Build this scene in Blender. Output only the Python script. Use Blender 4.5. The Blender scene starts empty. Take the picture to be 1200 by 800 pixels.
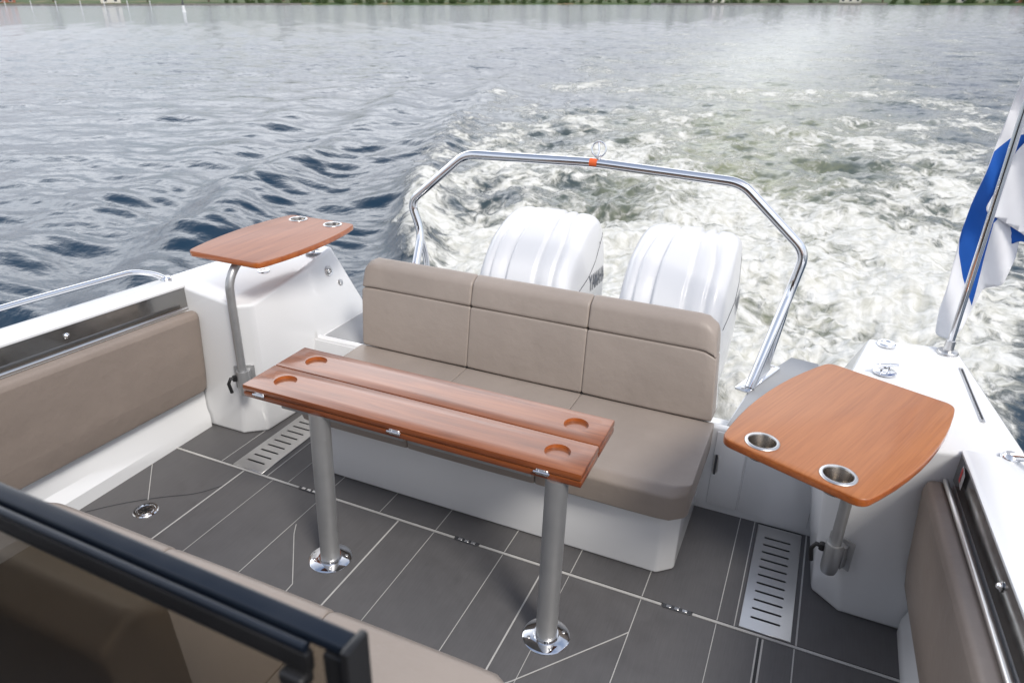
import bpy, bmesh, math, random
import numpy as np
from mathutils import Vector, Matrix
from mathutils.bvhtree import BVHTree
random.seed(7); rng = np.random.default_rng(11)
sc = bpy.context.scene
col = sc.collection
R = math.radians
BOAT = []          # top-level things built in the boat's own frame; floor of the cockpit = z 0

# ------------------------------------------------------------------ materials
def new_mat(name):
    m = bpy.data.materials.new(name); m.use_nodes = True
    nt = m.node_tree; b = nt.nodes['Principled BSDF']
    return m, nt, b
def N(nt, t, **kw):
    n = nt.nodes.new(t)
    for k, v in kw.items(): setattr(n, k, v)
    return n
def L(nt, a, b): nt.links.new(a, b)
def coords(nt, scale=(1, 1, 1), rot=(0, 0, 0)):
    tc = N(nt, 'ShaderNodeTexCoord'); mp = N(nt, 'ShaderNodeMapping')
    mp.inputs['Scale'].default_value = scale; src = tc.outputs['Object']
    if any(rot):
        m0 = N(nt, 'ShaderNodeMapping'); m0.inputs['Rotation'].default_value = rot; L(nt, src, m0.inputs['Vector']); src = m0.outputs['Vector']
    L(nt, src, mp.inputs['Vector']); return mp.outputs['Vector']
def noise(nt, vec, scale, detail=4, rough=.5, dist=0):
    n = N(nt, 'ShaderNodeTexNoise'); n.inputs['Scale'].default_value = scale
    n.inputs['Detail'].default_value = detail; n.inputs['Roughness'].default_value = rough
    n.inputs['Distortion'].default_value = dist
    if vec is not None: L(nt, vec, n.inputs['Vector'])
    return n.outputs['Fac']
def ramp(nt, fac, stops):
    r = N(nt, 'ShaderNodeValToRGB'); e = r.color_ramp.elements
    while len(e) < len(stops): e.new(.5)
    for i, (p, c) in enumerate(stops):
        e[i].position = p; e[i].color = (*c, 1) if len(c) == 3 else c
    L(nt, fac, r.inputs['Fac']); return r.outputs['Color']
def maprange(nt, v, a, b, c, d):
    n = N(nt, 'ShaderNodeMapRange'); n.interpolation_type = 'SMOOTHSTEP'
    for i, x in enumerate((a, b, c, d)): n.inputs[i + 1].default_value = x
    L(nt, v, n.inputs[0]); return n.outputs[0]
def bump(nt, b, h, strength, dist):
    n = N(nt, 'ShaderNodeBump'); n.inputs['Strength'].default_value = strength
    n.inputs['Distance'].default_value = dist; L(nt, h, n.inputs['Height']); L(nt, n.outputs[0], b.inputs['Normal'])
    return n
def basic(name, c, rough=.5, metal=0, coat=0, vary=.06, vscale=3, bstr=0, bscale=100, bdist=.001, rvar=.06):
    m, nt, b = new_mat(name)
    v = coords(nt)
    f = noise(nt, v, vscale, 5, .6)
    lo = tuple(x * (1 - vary) for x in c); hi = tuple(min(1, x * (1 + vary)) for x in c)
    L(nt, ramp(nt, f, [(.3, lo), (.7, hi)]), b.inputs['Base Color'])
    L(nt, maprange(nt, noise(nt, v, vscale * 4, 4), .3, .7, max(0.02, rough - rvar), rough + rvar), b.inputs['Roughness'])
    b.inputs['Metallic'].default_value = metal; b.inputs['Coat Weight'].default_value = coat
    b.inputs['Coat Roughness'].default_value = .08
    if bstr: bump(nt, b, noise(nt, v, bscale, 3), bstr, bdist)
    return m
M = {}
M['gelcoat'] = basic('white_gelcoat', (.76, .77, .78), .2, coat=.4, vary=.012, vscale=1.2, rvar=.015)
M['cowl'] = basic('white_engine_paint', (.70, .705, .72), .32, coat=.3, vary=.008, vscale=1, rvar=.02)
M['nonskid'] = basic('grey_nonskid_deck', (.36, .37, .385), .6, vary=.06, vscale=8, bstr=.5, bscale=600, bdist=.001)
M['seamwhite'] = basic('white_seam_caulk', (.46, .455, .44), .5, vary=.12, vscale=9)
M['black'] = basic('black_plastic', (.012, .012, .013), .4)
M['chrome'] = basic('polished_stainless', (.82, .83, .85), .07, metal=1, vary=.01, rvar=.008)
M['steel'] = basic('brushed_stainless', (.64, .635, .63), .3, metal=1, vary=.015, vscale=3, rvar=.01)
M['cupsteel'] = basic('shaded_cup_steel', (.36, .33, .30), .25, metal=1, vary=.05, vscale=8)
M['alu'] = basic('anodised_aluminium', (.45, .455, .46), .42, metal=.75, vary=.05, vscale=12)
M['mirror'] = basic('dark_polished_panel', (.34, .335, .325), .13, metal=.9, vary=.06, vscale=5)
M['navy'] = basic('navy_frame_paint', (.006, .010, .018), .34, coat=.12, vary=.1)
M['darktrim'] = basic('dark_grey_trim', (.05, .052, .058), .4)
M['orange'] = basic('orange_tag', (.75, .13, .03), .5)
M['red'] = basic('red_label_print', (.6, .03, .03), .5)
M['letter'] = basic('grey_blue_lettering', (.05, .065, .10), .4)
M['flagwhite'] = basic('white_flag_cloth', (.82, .83, .86), .8, bstr=.2, bscale=500)
M['flagblue'] = basic('blue_flag_cloth', (.005, .10, .46), .75, bstr=.2, bscale=500)
M['antifoul'] = basic('dark_hull_paint', (.03, .035, .05), .5)

def upholstery(name, c):
    m, nt, b = new_mat(name); v = coords(nt)
    f = noise(nt, v, 2.5, 5, .6)
    L(nt, ramp(nt, f, [(.3, tuple(x * .92 for x in c)), (.7, tuple(x * 1.07 for x in c))]), b.inputs['Base Color'])
    vo = N(nt, 'ShaderNodeTexVoronoi'); vo.inputs['Scale'].default_value = 420; L(nt, v, vo.inputs['Vector'])
    wr = noise(nt, v, 6, 4, .55)
    ad = N(nt, 'ShaderNodeMath', operation='MULTIPLY_ADD'); ad.inputs[1].default_value = .02
    L(nt, vo.outputs['Distance'], ad.inputs[0]); L(nt, wr, ad.inputs[2])
    bump(nt, b, ad.outputs[0], .45, .016)
    b.inputs['Roughness'].default_value = .46; b.inputs['Specular IOR Level'].default_value = .45
    return m
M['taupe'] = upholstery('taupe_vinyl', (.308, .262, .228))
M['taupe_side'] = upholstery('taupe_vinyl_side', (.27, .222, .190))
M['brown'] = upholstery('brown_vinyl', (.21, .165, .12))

def wood(name, lo, mid, hi, rot=0, coat=.75, rough=.33, amt=.75):
    m, nt, b = new_mat(name)
    v = coords(nt, (1.1, 13, 13), (0, 0, R(rot)))
    f = noise(nt, v, 2.2, 8, .62, .5)
    base = ramp(nt, f, [(.28, lo), (.5, mid), (.74, hi)])
    v2 = coords(nt, (4, 220, 220), (0, 0, R(rot))); f2 = noise(nt, v2, 1.0, 5, .7, .3)
    mx = N(nt, 'ShaderNodeMix', data_type='RGBA', blend_type='MULTIPLY'); mx.inputs['Factor'].default_value = amt
    L(nt, base, mx.inputs['A']); L(nt, ramp(nt, f2, [(.35, (.62, .55, .5)), (.58, (1, 1, 1))]), mx.inputs['B'])
    L(nt, mx.outputs['Result'], b.inputs['Base Color'])
    b.inputs['Roughness'].default_value = rough
    b.inputs['Coat Weight'].default_value = coat; b.inputs['Coat Roughness'].default_value = .13
    bump(nt, b, f2, .12, .0006)
    return m
M['teak'] = wood('varnished_teak', (.16, .052, .018), (.25, .082, .029), (.33, .118, .043), 0, .55, .34, .6)
M['teak_side'] = wood('varnished_side_teak', (.22, .070, .027), (.28, .094, .037), (.33, .118, .048), 90, .04, .42, .5)
M['teak_orange'] = wood('varnished_light_teak', (.34, .113, .030), (.39, .138, .039), (.43, .158, .047), -68, .15, .42, .45)
M['teak_edge'] = wood('varnished_teak_edge', (.12, .026, .006), (.22, .055, .012), (.32, .09, .02))
M['teak_cup'] = wood('teak_recess', (.30, .07, .012), (.42, .11, .02), (.5, .15, .03))

def floor_mat():
    m, nt, b = new_mat('grey_plank_deck')
    v = coords(nt, (60, 3, 1)); f = noise(nt, v, 3, 6, .7)
    v2 = coords(nt); g = noise(nt, v2, 1.7, 4, .6)
    g2 = noise(nt, v2, 14, 6, .7)
    c1 = ramp(nt, g, [(.3, (.096, .094, .097)), (.7, (.116, .113, .115))])
    mx = N(nt, 'ShaderNodeMix', data_type='RGBA', blend_type='MULTIPLY'); mx.inputs['Factor'].default_value = .5
    L(nt, c1, mx.inputs['A']); L(nt, ramp(nt, f, [(.3, (.8, .8, .8)), (.7, (1.15, 1.15, 1.15))]), mx.inputs['B'])
    mx2 = N(nt, 'ShaderNodeMix', data_type='RGBA', blend_type='MULTIPLY'); mx2.inputs['Factor'].default_value = .4
    L(nt, mx.outputs['Result'], mx2.inputs['A']); L(nt, ramp(nt, g2, [(.35, (.8, .79, .77)), (.6, (1.05, 1.05, 1.05))]), mx2.inputs['B'])
    L(nt, mx2.outputs['Result'], b.inputs['Base Color'])
    L(nt, maprange(nt, g2, .3, .7, .38, .56), b.inputs['Roughness'])
    bump(nt, b, f, .25, .0015)
    return m
M['floor'] = floor_mat()
def glass_mat():
    m = bpy.data.materials.new('tinted_glass'); m.use_nodes = True; nt = m.node_tree
    nt.nodes.clear(); out = N(nt, 'ShaderNodeOutputMaterial')
    t = N(nt, 'ShaderNodeBsdfTransparent'); t.inputs[0].default_value = (.58, .55, .50, 1)
    g = N(nt, 'ShaderNodeBsdfGlossy'); g.inputs['Roughness'].default_value = .02; g.inputs[0].default_value = (.9, .9, .9, 1)
    lw = N(nt, 'ShaderNodeLayerWeight'); lw.inputs[0].default_value = .5; fr = N(nt, 'ShaderNodeMapRange'); L(nt, lw.outputs['Facing'], fr.inputs[0]); fr.inputs[1].default_value = .45; fr.inputs[3].default_value = .03; fr.inputs[4].default_value = .4
    mx = N(nt, 'ShaderNodeMixShader'); L(nt, fr.outputs[0], mx.inputs[0]); L(nt, t.outputs[0], mx.inputs[1]); L(nt, g.outputs[0], mx.inputs[2])
    L(nt, mx.outputs[0], out.inputs[0]); return m
M['glass'] = glass_mat()

# ------------------------------------------------------------------ object helpers
ORIG = {}
def tag(o, label=None, cat=None, group=None, kind=None):
    if label: o['label'] = label
    if cat: o['category'] = cat
    if group: o['group'] = group
    if kind: o['kind'] = kind
    return o
def thing(name, loc, label, cat, group=None, boat=True):
    o = bpy.data.objects.new(name, None); o.empty_display_size = .1
    col.objects.link(o); o.location = loc; ORIG[o] = Vector(loc)
    tag(o, label, cat, group)
    if boat: BOAT.append(o)
    return o
def put(name, bm, mat, parent=None, origin=None, boat=True, sharp=38):
    """link a bmesh (built in scene coordinates) as one mesh object, as a child of parent or at its own origin"""
    org = ORIG[parent] if parent is not None else Vector(origin if origin is not None else (0, 0, 0))
    bmesh.ops.translate(bm, verts=bm.verts, vec=-org)
    for f in bm.faces: f.smooth = True
    for e in bm.edges:
        if len(e.link_faces) == 2 and e.calc_face_angle(0) > R(sharp): e.smooth = False
    me = bpy.data.meshes.new(name); bm.to_mesh(me); bm.free()
    for m in (mat if isinstance(mat, (list, tuple)) else [mat]): me.materials.append(m)
    o = bpy.data.objects.new(name, me); col.objects.link(o); ORIG[o] = org
    if parent is not None: o.parent = parent
    else:
        o.location = org
        if boat: BOAT.append(o)
    return o
def copy_tree(o, parent=None):
    c = o.copy(); col.objects.link(c); c.parent = parent; ORIG[c] = ORIG[o]
    for ch in list(o.children): copy_tree(ch, c)
    return c
def BM(): return bmesh.new()
def merge(dst, src, mat=None):
    me = bpy.data.meshes.new('tmp'); src.to_mesh(me); src.free()
    k = len(dst.faces); dst.from_mesh(me); bpy.data.meshes.remove(me)
    if mat is not None:
        dst.faces.ensure_lookup_table()
        for f in dst.faces[k:]: f.material_index = mat
def bevel_all(bm, w, seg=2, ang=30):
    es = [e for e in bm.edges if len(e.link_faces) == 2 and e.calc_face_angle(0) > R(ang)]
    if w > 0 and es: bmesh.ops.bevel(bm, geom=es, offset=w, segments=seg, profile=.5, affect='EDGES', clamp_overlap=True)
def solid(bm, verts, faces, bev=0, seg=2):
    t = bmesh.new(); vs = [t.verts.new(v) for v in verts]
    for f in faces: t.faces.new([vs[i] for i in f])
    bmesh.ops.recalc_face_normals(t, faces=t.faces); bevel_all(t, bev, seg); merge(bm, t); return bm
BOXF = [(0, 1, 3, 2), (4, 6, 7, 5), (0, 4, 5, 1), (2, 3, 7, 6), (0, 2, 6, 4), (1, 5, 7, 3)]
def box(bm, x0, x1, y0, y1, z0, z1, bev=0, seg=2, rot=0, mat4=None):
    c = Vector(((x0 + x1) / 2, (y0 + y1) / 2, (z0 + z1) / 2)); vs = []
    for x in (x0, x1):
        for y in (y0, y1):
            for z in (z0, z1):
                v = Vector((x, y, z))
                if rot: v = Matrix.Rotation(rot, 3, 'Z') @ (v - c) + c
                if mat4: v = mat4 @ v
                vs.append(v)
    return solid(bm, vs, BOXF, bev, seg)
def prism(bm, poly, z0, z1, bev=0, seg=2, mat4=None, topscale=None):
    """extrude an XY polygon from z0 to z1"""
    n = len(poly); vs = []
    for z in (z0, z1):
        for (x, y) in poly:
            v = Vector((x, y, z)); vs.append(mat4 @ v if mat4 else v)
    fs = [tuple(range(n))[::-1], tuple(range(n, 2 * n))] + [(i, (i + 1) % n, n + (i + 1) % n, n + i) for i in range(n)]
    return solid(bm, vs, fs, bev, seg)
def round_poly(pts, r, n=6):
    out = []; k = len(pts)
    for i in range(k):
        p, a, b = Vector(pts[i]), Vector(pts[i - 1]), Vector(pts[(i + 1) % k])
        rr = r[i] if isinstance(r, (list, tuple)) else r
        if rr <= 0: out.append(tuple(p)); continue
        u, v = (a - p).normalized(), (b - p).normalized()
        th = math.acos(max(-1, min(1, u.dot(v)))); d = rr / math.tan(th / 2)
        d = min(d, (a - p).length * .49, (b - p).length * .49)
        s, e = p + u * d, p + v * d
        for j in range(n + 1):
            t = j / n; out.append(tuple((1 - t) ** 2 * s + 2 * t * (1 - t) * p + t * t * e))
    return out
def fillet_path(pts, r, n=8):
    pts = [Vector(p) for p in pts]; out = [pts[0]]
    for i in range(1, len(pts) - 1):
        p, a, b = pts[i], pts[i - 1], pts[i + 1]
        u, v = (a - p).normalized(), (b - p).normalized()
        d = min(r, (a - p).length * .45, (b - p).length * .45); s, e = p + u * d, p + v * d
        for j in range(n + 1):
            t = j / n; out.append((1 - t) ** 2 * s + 2 * t * (1 - t) * p + t * t * e)
    out.append(pts[-1]); return out
def tube(bm, pts, r, n=20, fillet=0, cap=True, flat=1.0):
    P = fillet_path(pts, fillet) if fillet else [Vector(p) for p in pts]
    t0 = (P[1] - P[0]).normalized(); up = Vector((0, 0, 1)) if abs(t0.z) < .9 else Vector((0, 1, 0))
    a = t0.cross(up).normalized(); rings = []; prev = t0
    for i, p in enumerate(P):
        t = ((P[min(i + 1, len(P) - 1)] - P[max(i - 1, 0)])).normalized()
        q = prev.rotation_difference(t); a = (q @ a).normalized(); prev = t; b = t.cross(a)
        rr = r[i] if isinstance(r, (list, tuple)) else r
        rings.append([bm.verts.new(p + a * math.cos(2 * math.pi * k / n) * rr + b * math.sin(2 * math.pi * k / n) * rr * flat) for k in range(n)])
    for i in range(len(rings) - 1):
        for k in range(n):
            bm.faces.new((rings[i][k], rings[i][(k + 1) % n], rings[i + 1][(k + 1) % n], rings[i + 1][k]))
    if cap:
        bm.faces.new(rings[0][::-1]); bm.faces.new(rings[-1])
    return bm
def lathe(bm, prof, loc=(0, 0, 0), n=40, mat4=None, close=False):
    """revolve (radius, z) profile about z through loc"""
    rings = []
    for (r, z) in prof:
        ring = []
        for k in range(n):
            v = Vector((max(r, 1e-5) * math.cos(2 * math.pi * k / n), max(r, 1e-5) * math.sin(2 * math.pi * k / n), z))
            if mat4: v = mat4 @ v
            ring.append(bm.verts.new(v + Vector(loc)))
        rings.append(ring)
    m = len(rings)
    for i in range(m if close else m - 1):
        for k in range(n):
            bm.faces.new((rings[i][k], rings[i][(k + 1) % n], rings[(i + 1) % m][(k + 1) % n], rings[(i + 1) % m][k]))
    bmesh.ops.remove_doubles(bm, verts=bm.verts, dist=2e-5)
    return bm
def cut(bm, cutter):
    """boolean difference of two bmeshes, evaluated without operators"""
    def ob(b):
        bmesh.ops.recalc_face_normals(b, faces=b.faces)
        me = bpy.data.meshes.new('t'); b.to_mesh(me); b.free(); o = bpy.data.objects.new('t', me); col.objects.link(o); return o
    a, c = ob(bm), ob(cutter)
    md = a.modifiers.new('b', 'BOOLEAN'); md.object = c; md.operation = 'DIFFERENCE'; md.solver = 'EXACT'
    dg = bpy.context.evaluated_depsgraph_get(); dg.update()
    me = bpy.data.meshes.new_from_object(a.evaluated_get(dg))
    out = bmesh.new(); out.from_mesh(me)
    for o in (a, c):
        m0 = o.data; bpy.data.objects.remove(o); bpy.data.meshes.remove(m0)
    return out
def frame_to(loc, zdir, xdir=(1, 0, 0)):
    z = Vector(zdir).normalized(); x = Vector(xdir); x = (x - z * x.dot(z)).normalized(); y = z.cross(x)
    m = Matrix((x, y, z)).transposed().to_4x4(); m.translation = Vector(loc); return m
def puff(bm, x0, x1, prof, bulge=.012, nx=14, endr=.03, crown=None):
    """upholstered cushion: a closed YZ profile swept along X with rounded, slightly bulging ends"""
    prof = [Vector((0, y, z)) for y, z in prof]; c = sum(prof, Vector()) / len(prof); rings = []
    xs = []
    for i in range(6): a = math.pi / 2 * i / 5; xs.append((x0 + endr * (1 - math.sin(a)), math.cos(a)))
    xs = xs[::-1]; xs = [(x0 + endr * (1 - math.cos(math.pi / 2 * i / 5)), 1 - math.sin(math.pi / 2 * i / 5)) for i in range(6)]
    mid = [(x0 + endr + (x1 - x0 - 2 * endr) * i / nx, 0) for i in range(1, nx)]
    end = [(x1 - endr * (1 - math.cos(math.pi / 2 * i / 5)), 1 - math.sin(math.pi / 2 * i / 5)) for i in range(6)][::-1]
    for (x, k) in xs + mid + end:
        u = (x - x0) / (x1 - x0); b = 1 + bulge * 4 * u * (1 - u) * 4
        ring = []
        for p in prof:
            d = p - c; l = d.length; d = d * (b) - d.normalized() * endr * k * .8 * min(1, l / endr)
            ring.append(bm.verts.new((x, c.y + d.y, c.z + d.z)))
        rings.append(ring)
    n = len(prof)
    for i in range(len(rings) - 1):
        for k in range(n): bm.faces.new((rings[i][k], rings[i][(k + 1) % n], rings[i + 1][(k + 1) % n], rings[i + 1][k]))
    bm.faces.new(rings[0][::-1]); bm.faces.new(rings[-1])
    bmesh.ops.recalc_face_normals(bm, faces=bm.faces)
    return bm
def rpoly(pts, r, n=6): return round_poly(pts, r, n)

XC = -1.015   # centre line of the boat
# ------------------------------------------------------------------ hull, deck, sides
boat = thing('motorboat', (XC, 1.5, 0), 'white open motorboat cockpit with grey plank deck and high white sides', 'motorboat')
b = BM(); box(b, -2.575, .545, -1.2, 2.60, -.04, 0)
floor = put('cockpit_floor', b, M['floor'], boat)
def strip(b, p, q, w, h=.0022):
    p, q = Vector((*p, 0)), Vector((*q, 0)); d = (q - p).normalized(); n = Vector((-d.y, d.x, 0)) * w / 2
    solid(b, [p + n + Vector((0, 0, 0.0006)), p - n + Vector((0, 0, .0006)), q + n + Vector((0, 0, .0006)), q - n + Vector((0, 0, .0006)),
              p + n + Vector((0, 0, h)), p - n + Vector((0, 0, h)), q + n + Vector((0, 0, h)), q - n + Vector((0, 0, h))],
          [(0, 1, 3, 2), (4, 6, 7, 5), (0, 4, 5, 1), (2, 3, 7, 6), (0, 2, 6, 4), (1, 5, 7, 3)])
b = BM()
gaps = (-1.785, -1.02, -.19); g = .055; xs = [-2.57]
for q in gaps: xs += [q - g, q + g]
xs.append(.54)
for i in range(0, len(xs), 2): strip(b, (xs[i], 1.972), (xs[i + 1], 1.972), .0105, .003)
put('cross_seam', b, M['seamwhite'], floor)
b = BM()
for x, w in ((-2.14, .010), (-1.977, .0035), (-1.705, .0045), (-1.33, .010), (-1.164, .004), (-.861, .005), (-.69, .009), (-.59, .004), (-.317, .006), (-.052, .005), (.203, .008)):
    strip(b, (x, .42), (x, 1.964), w * (.62 if w > .008 else .52), .0018)
for x, w in ((-2.285, .005), (-2.02, .007), (-1.905, .004), (-1.705, .0045), (-1.43, .004), (-1.164, .0045), (-.861, .005), (-.59, .005), (-.317, .006), (-.052, .005), (.207, .009), (.006, .006)):
    strip(b, (x, 1.981), (x, 2.59), w * .62, .0018)
put('plank_seams', b, M['seamwhite'], floor)
b = BM(); strip(b, (.087, .42), (.087, 1.962), .005, .0016); strip(b, (.103, .42), (.103, 1.962), .006, .0016)
put('hatch_edge_seams', b, M['seamwhite'], floor)
b = BM(); strip(b, (.095, .42), (.095, 1.962), .009, .0012)
strip(b, (-2.57, 1.9805), (.54, 1.9805), .004, .0012)
b2 = BM(); box(b2, -2.56, .53, -1.14, .40, .0006, .006, .002, 1); put('unseen_dark_sheet', b2, M['darktrim'], boat)  # unseen dark sheet, added so the tinted pane reflects no floor seams
put('hatch_gap', b, M['black'], floor)
for pts in ([(-2.55, 1.83), (-2.35, 1.63)], [(-1.69, 1.77), (-1.66, 1.72), (-1.487, 1.50), (-1.47, 1.2)], [(-.317, 1.80), (-.345, 1.765), (-.60, 1.455), (-.75, 1.30), (-1.2, 1.28)]):
    b = BM()
    for p, q in zip(pts, pts[1:]): strip(b, p, q, .0032, .0026)
    put('hatch_outline', b, M['seamwhite'], floor)
b = BM(); pr = [(-2.55, 1.42), (-2.45, 1.55), (-2.33, 1.66), (-2.2, 1.75), (-2.145, 1.84)]
pr = [tuple(p)[:2] for p in fillet_path([(x, y, 0) for x, y in pr], .08)]
for p, q in zip(pr, pr[1:]): strip(b, p, q, .003, .0022)
put('curved_hatch_line', b, M['darktrim'], floor)
for q in gaps:
    b = BM(); box(b, q - .05, q + .05, 1.962, 1.982, .0005, .0035, .001, 1)
    h = put('hatch_hinge', b, M['darktrim'], floor)
    b = BM()
    for s in (-.028, 0, .028): box(b, q + s - .009, q + s + .009, 1.966, 1.978, .0036, .0055, .001, 1)
    put('hinge_knuckle', b, M['steel'], h)
# round deck drain with a pattern of slots
b = BM(); lathe(b, [(0, .006), (.030, .006), (.032, .004), (.036, .004), (.038, .008), (.046, .008), (.050, .004), (.050, .0006)], (-2.30, 1.575, 0))
dr = put('deck_drain', b, M['chrome'], boat)
b = BM()
for a in range(3):
    an = a * math.pi / 3 + .4; m4 = Matrix.Translation((-2.30, 1.575, 0)) @ Matrix.Rotation(an, 4, 'Z'); box(b, -.026, .026, -.004, .004, .0062, .0072, mat4=m4)
put('drain_slots', b, M['black'], dr)

# quarter boxes, mirrored about the centre line. local x: distance from the centre line, measured outward
def qbox(side):
    s = side
    def X(d): return XC + s * d
    b = BM()
    # outlines at floor level and at the top
    fl = [(1.345, 2.205), (1.255, 2.275), (1.235, 2.595), (1.14, 2.592), (1.16, 3.04)]
    lo = [(1.345, 2.203, 0), (1.255, 2.275, 0), (1.235, 2.597, 0), (1.15, 2.598, .372), (1.165, 3.05, .385)]
    hi = [(1.245, 2.17, .702), (1.19, 2.215, .703), (1.232, 2.60, .727), None, (1.30, 2.94, .752)]
    V = []; 
    def v(d, y, z): V.append(Vector((X(d), y, z))); return len(V) - 1
    f0 = v(1.56, 2.20, 0); f1 = v(*lo[0]); f2 = v(*lo[1]); f3 = v(*lo[2]); d3 = v(*lo[3]); d4 = v(*lo[4])
    t0 = v(1.60, 2.185, .742); t1 = v(*hi[0]); t2 = v(*hi[1]); t3 = v(*hi[2]); t4 = v(*hi[4]); t5 = v(1.61, 2.99, .752)
    o0 = v(1.735, 2.19, .735); o4 = v(1.60, 3.10, .385); o0b = v(1.735, 2.2, 0); o4b = v(1.60, 3.10, -.02); f4 = v(1.15, 3.06, -.02); f3b = v(1.235, 2.66, -.02); d3b = v(1.15, 2.66, -.02)
    faces = [(f0, f1, t1, t0), (f1, f2, t2, t1), (f2, f3, d3, t3, t2), (d3, d4, t4, t3), (t0, t1, t2, t3, t4, t5, o0), (d4, o4, t5, t4),
             (f0, t0, o0, o0b), (o0, t5, o4, o4b, o0b), (d4, f4, o4b, o4), (d3, d3b, f4, d4), (f3, f3b, d3b, d3), (f0, o0b, o4b, f4, d3b, f3b, f3, f2, f1)]
    t = bmesh.new(); vs = [t.verts.new(p) for p in V]
    for f in faces: t.faces.new([vs[i] for i in f])
    bmesh.ops.recalc_face_normals(t, faces=t.faces)
    bmesh.ops.triangulate(t, faces=[f for f in t.faces if len(f.verts) > 4])
    bmesh.ops.bevel(t, geom=[e for e in t.edges if len(e.link_faces) == 2 and e.calc_face_angle(0) > R(28)], offset=.017, segments=4, profile=.6, affect='EDGES', clamp_overlap=True)
    merge(b, t)
    return put('quarter_box', b, M['gelcoat'], boat, sharp=60)
qL = qbox(-1); qR = qbox(1)
qL['label'] = 'white moulded locker box behind the left side cushion'; qR['label'] = 'white moulded locker box at the flagpole corner'

def sheer(y): return .745 + (2.18 - y) * .037      # height of the side deck
def flare(y): return (2.18 - y) * .043             # the sides open out going forward
ys = [2.19, 1.9, 1.6, 1.3, 1.0, .5, 0, -.6, -1.2]
def side_sweep(name, prof, mat, s, parent=boat, y0=None, yend=None, bev=0, yss=None):
    """prof(y) -> list of (distance outward from cockpit wall, z)"""
    Y = yss or ys
    t = bmesh.new(); rings = []
    for y in Y:
        rings.append([t.verts.new((XC + s * (d + flare(y)), y, z)) for d, z in prof(y)])
    n = len(rings[0])
    for i in range(len(rings) - 1):
        for k in range(n): t.faces.new((rings[i][k], rings[i][(k + 1) % n], rings[i + 1][(k + 1) % n], rings[i + 1][k]))
    t.faces.new(rings[0][::-1]); t.faces.new(rings[-1])
    bmesh.ops.recalc_face_normals(t, faces=t.faces)
    if bev: bevel_all(t, bev, 3, 40)
    b = BM(); merge(b, t); return put(name, b, mat, parent)
for s in (-1, 1):
    # inner liner from floor up, coaming cap with rounded edges and the outer topside
    side_sweep('side_liner', lambda y: [(1.535 - flare(y), 0), (1.535 - flare(y), .06), (1.548, .10), (1.552, sheer(y) - .012), (1.66, sheer(y) - .012), (1.66, 0)], M['gelcoat'], s)
    side_sweep('coaming_cap', lambda y: [(1.545, sheer(y) - .011), (1.545, sheer(y) - .003), (1.55, sheer(y)), (1.60, sheer(y) + .003), (1.68, sheer(y) + .001), (1.72, sheer(y) - .008), (1.735, sheer(y) - .03), (1.735, sheer(y) - .05), (1.661, sheer(y) - .05), (1.661, sheer(y) - .011)], M['gelcoat'], s)
    side_sweep('topside', lambda y: [(1.665, sheer(y) - .052), (1.728, sheer(y) - .052), (1.70, .3), (1.60, -.5), (1.50, -.5), (1.60, .28)], M['gelcoat'], s)
    pn = side_sweep('coaming_panel', lambda y: [(1.546, sheer(y) - .107), (1.546, sheer(y) - .014), (1.551, sheer(y) - .014), (1.551, sheer(y) - .107)], M['mirror'], s)
    side_sweep('panel_rod', lambda y: [(1.520 + .008 * math.cos(a), sheer(y) - .100 + .008 * math.sin(a)) for a in [k * math.pi / 6 for k in range(12)]], M['steel'], s, yss=[2.16] + ys[1:])
    for yy in (1.62, .9):
        m4 = frame_to((XC + s * (1.545 + flare(yy)), yy, sheer(yy) - .05), (-s, 0, 0), (0, 1, 0))
        b = BM(); lathe(b, [(.013, 0), (.013, .002), (.009, .004), (.007, .008), (.005, .010), (0, .010)], mat4=m4, n=24); put('panel_knob', b, M['chrome'], pn)
# warning sticker on the right-hand panel
def patch(name, x, y, z, w, h, mat, parent, off):
    m4 = frame_to((x, y, z), (-1, .04, 0), (0, 1, 0)); b = BM(); box(b, -w / 2, w / 2, -h / 2, h / 2, off, off + .0008, mat4=m4); return put(name, b, mat, parent)
st = patch('warning_sticker', XC + 1.5455, 2.10, .70, .055, .05, M['gelcoat'], boat, .0005)
patch('sticker_print', XC + 1.5455, 2.113, .701, .020, .042, M['red'], st, .0016)

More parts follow.
